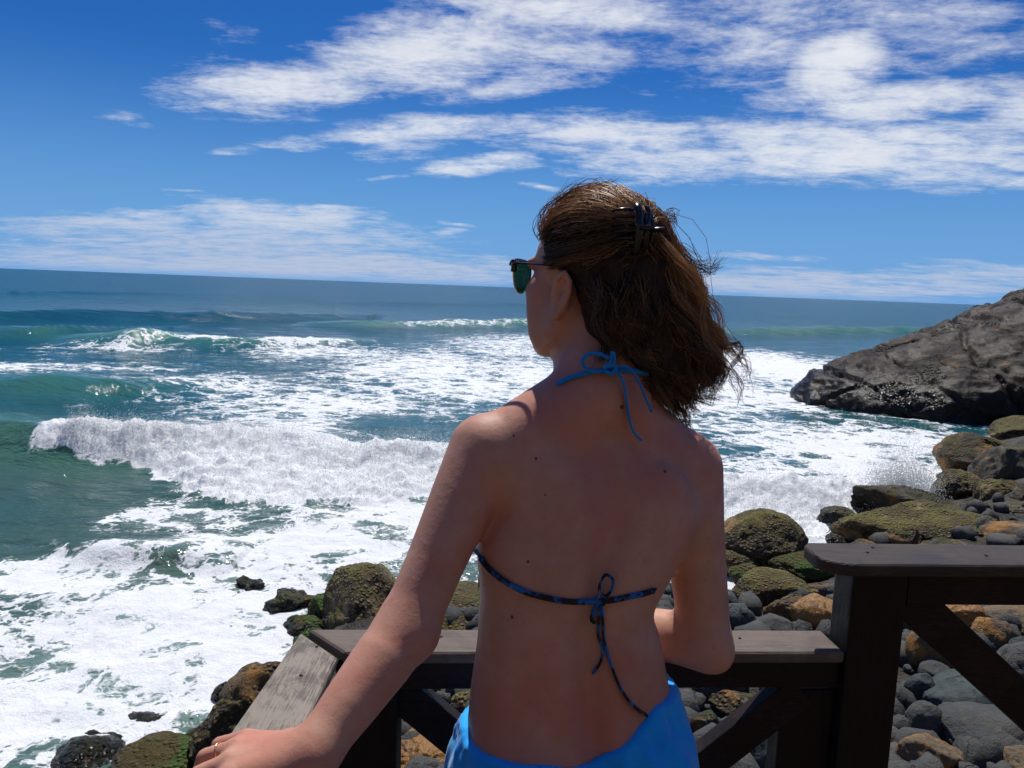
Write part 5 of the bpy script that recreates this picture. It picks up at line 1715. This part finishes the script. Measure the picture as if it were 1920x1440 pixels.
# ------------------------------------------------------------------ claw clip
mt_clip, S = new_mat('black_clip_plastic')
finish(S, principled(S, (0.012, 0.010, 0.010), .25, None, .5))
clip = empty('hair_clip', wor(CLIP))
tag(clip, 'black claw clip holding up the back of the brown hair', 'hair clip')
bk = np.array([0, -1.0, 0]); rt = np.array([1.0, 0, 0]); upl = np.array([0, 0, 1.0])
def cl(x, y, z): return wor(CLIP + np.array([x * .9, y * .8 + .006, z * .8]))
for s_ in (-1, 1):
    spine = [cl(s_ * (.012 + .006 * math.sin(math.pi * t)), -.020 - .012 * math.sin(math.pi * t), .042 - .084 * t) for t in np.linspace(0, 1, 12)]
    V_, F_ = merge([tube(np.array(spine), .0055, 8, flat=.6)])
    jaw = keep(mesh_np('jaw', V_, F_, mt_clip), clip)
    for t in np.linspace(.06, .94, 6):
        i = int(t * 11)
        p0 = loc(spine[i]) - CLIP
        arc_ = [p0, p0 + [s_ * .014, .008, 0], p0 + [s_ * .020, .022, -.002], p0 + [s_ * .012, .034, -.004]]
        v, q_, t_ = tube(catmull(np.array([cl(*a) for a in arc_]), 12), np.linspace(.0042, .0018, 12), 7, flat=.7)
        keep(mesh_np('tooth', v, [q_, t_], mt_clip), clip)
v, q_, t_ = tube(np.array([cl(0, -.030, .030), cl(0, -.030, 0), cl(0, -.030, -.030)]), .006, 10)
keep(mesh_np('hinge', v, [q_, t_], mt_clip), clip)
for s_ in (-1, 1):
    v, q_, t_ = tube(catmull(np.array([cl(s_ * .004, -.030, .0), cl(s_ * .012, -.044, .002), cl(s_ * .020, -.050, .002)]), 8), np.linspace(.006, .009, 8), 8, flat=.45)
    keep(mesh_np('thumb_grip', v, [q_, t_], mt_clip), clip)

# ------------------------------------------------------------------ sunglasses
mt_blk, S = new_mat('black_acetate'); finish(S, principled(S, (0.008, 0.009, 0.014), .2, None, .5))
mt_gold, S = new_mat('gold_metal'); finish(S, principled(S, (0.83, 0.58, 0.24), .28, None, .5, 1.0))
mt_lens, S = new_mat('green_lens')
t1 = S.n('ShaderNodeBsdfTransparent'); t1.inputs[0].default_value = (0.10, 0.22, 0.17, 1)
g1 = S.n('ShaderNodeBsdfGlossy'); g1.inputs[0].default_value = (.5, .6, .55, 1); g1.inputs['Roughness'].default_value = .05
mx = S.n('ShaderNodeMixShader'); mx.inputs[0].default_value = .07
S.link(t1.outputs[0], mx.inputs[1]); S.link(g1.outputs[0], mx.inputs[2]); finish(S, mx.outputs[0])
GZ0 = .004
glasses = empty('sunglasses', hp(0, .1, GZ0))
tag(glasses, 'browline sunglasses with green lenses, black top bars and gold rims on the face', 'sunglasses')
def part(name, parts, mat):
    V_, F_ = merge(parts)
    return keep(mesh_np(name, V_, F_, mat), glasses)
for s_ in (-1, 1):
    gc = lambda x, z: hp(s_ * x, .109 - 3.2 * x * x * .9, GZ0 + z)          # the front curves gently round the face
    out = [(.014, .013), (.030, .016), (.052, .017), (.066, .014), (.067, -.002), (.061, -.019), (.048, -.029), (.033, -.029), (.020, -.019), (.014, -.004)]
    O_ = catmull(np.array(out + [out[0]]), 41)[:-1]
    ring_ = np.array([gc(x, z) for x, z in O_])
    c_ = ring_.mean(0)
    fw_ = HF_ * .0012
    n = len(ring_)
    V_ = np.vstack([ring_ - fw_, ring_ + fw_, [c_ - fw_ + HF_ * .001], [c_ + fw_ + HF_ * .001]])
    Tq = [[i, (i + 1) % n, 2 * n] for i in range(n)] + [[n + (i + 1) % n, n + i, 2 * n + 1] for i in range(n)]
    Qq = [[(i + 1) % n, i, n + i, n + (i + 1) % n] for i in range(n)]
    keep(mesh_np('lens', V_, [np.array(Tq), np.array(Qq)], mt_lens), glasses)
    low = [p for (x, z), p in zip(O_, ring_) if z < .009]
    lowi = [i for i in range(n) if O_[i, 1] < .010]
    part('rim', [tube(ring_[lowi], .0013, 6)], mt_gold)
    brow = np.array([gc(.012, .010), gc(.020, .0165), gc(.036, .019), gc(.054, .0195), gc(.068, .017), gc(.0715, .012)])
    rb = part('brow_bar', [tube(catmull(brow, 24), np.interp(np.linspace(0, 1, 24), [0, .2, .7, 1], [.0025, .0042, .0052, .0060]), 8, flat=.7)], mt_blk)
    hg = [gc(.0715, .019) - HF_ * .002, gc(.0720, .012) - HF_ * .004, gc(.0715, .002) - HF_ * .003]
    part('end_piece', [tube(catmull(np.array(hg), 8), .0048, 8)], mt_blk)
    rv = hp(s_ * .0765, .109 - 2.88 * .0715 ** 2 - .004, GZ0 + .014)
    v0, f0 = ico(2)
    keep(mesh_np('rivet', v0 * .0016 + rv, f0, mt_gold), glasses)
    tm = np.array([hp(s_ * .0745, .109 - 2.88 * .0715 ** 2 - .006, GZ0 + .015), hp(s_ * .0765, .060, GZ0 + .014), hp(s_ * .0775, .020, GZ0 + .012), hp(s_ * .0765, -.008, GZ0 + .008), hp(s_ * .074, -.026, GZ0 - .010), hp(s_ * .072, -.034, GZ0 - .030)])
    part('temple', [tube(catmull(tm, 30), np.interp(np.linspace(0, 1, 30), [0, .2, 1], [.0040, .0024, .0022]), 7, flat=.6)], mt_blk)
part('bridge', [tube(catmull(np.array([hp(-.014, .108, GZ0 + .008), hp(-.006, .112, GZ0 + .012), hp(.006, .112, GZ0 + .012), hp(.014, .108, GZ0 + .008)]), 12), .0014, 6)], mt_gold)

# ------------------------------------------------------------------ ring on the left hand
ax_ = RING_B - RING_A; ax_ /= np.linalg.norm(ax_)
rc = RING_A + (RING_B - RING_A) * .52
u_ = np.cross(ax_, [0, 0, 1.0]); u_ /= np.linalg.norm(u_); v_ = np.cross(ax_, u_)
circ = np.array([rc + .0106 * (math.cos(t) * u_ + math.sin(t) * v_) for t in np.linspace(0, 2 * math.pi, 49)[:-1]])
nn = len(circ); V_ = []
for i in range(nn):
    rd = (circ[i] - rc) / np.linalg.norm(circ[i] - rc)
    for a in range(6):
        V_.append(circ[i] + .0010 * (math.cos(a * 1.0472) * rd + math.sin(a * 1.0472) * ax_) * (1.25 if i % 3 == 0 else .9))
Q_ = [[i * 6 + a, i * 6 + (a + 1) % 6, ((i + 1) % nn) * 6 + (a + 1) % 6, ((i + 1) % nn) * 6 + a] for i in range(nn) for a in range(6)]
rg = mesh_np('ring', np.array(V_), np.array(Q_), mt_gold)
tag(rg, 'thin gold ring on a finger of the hand resting on the side handrail', 'ring')
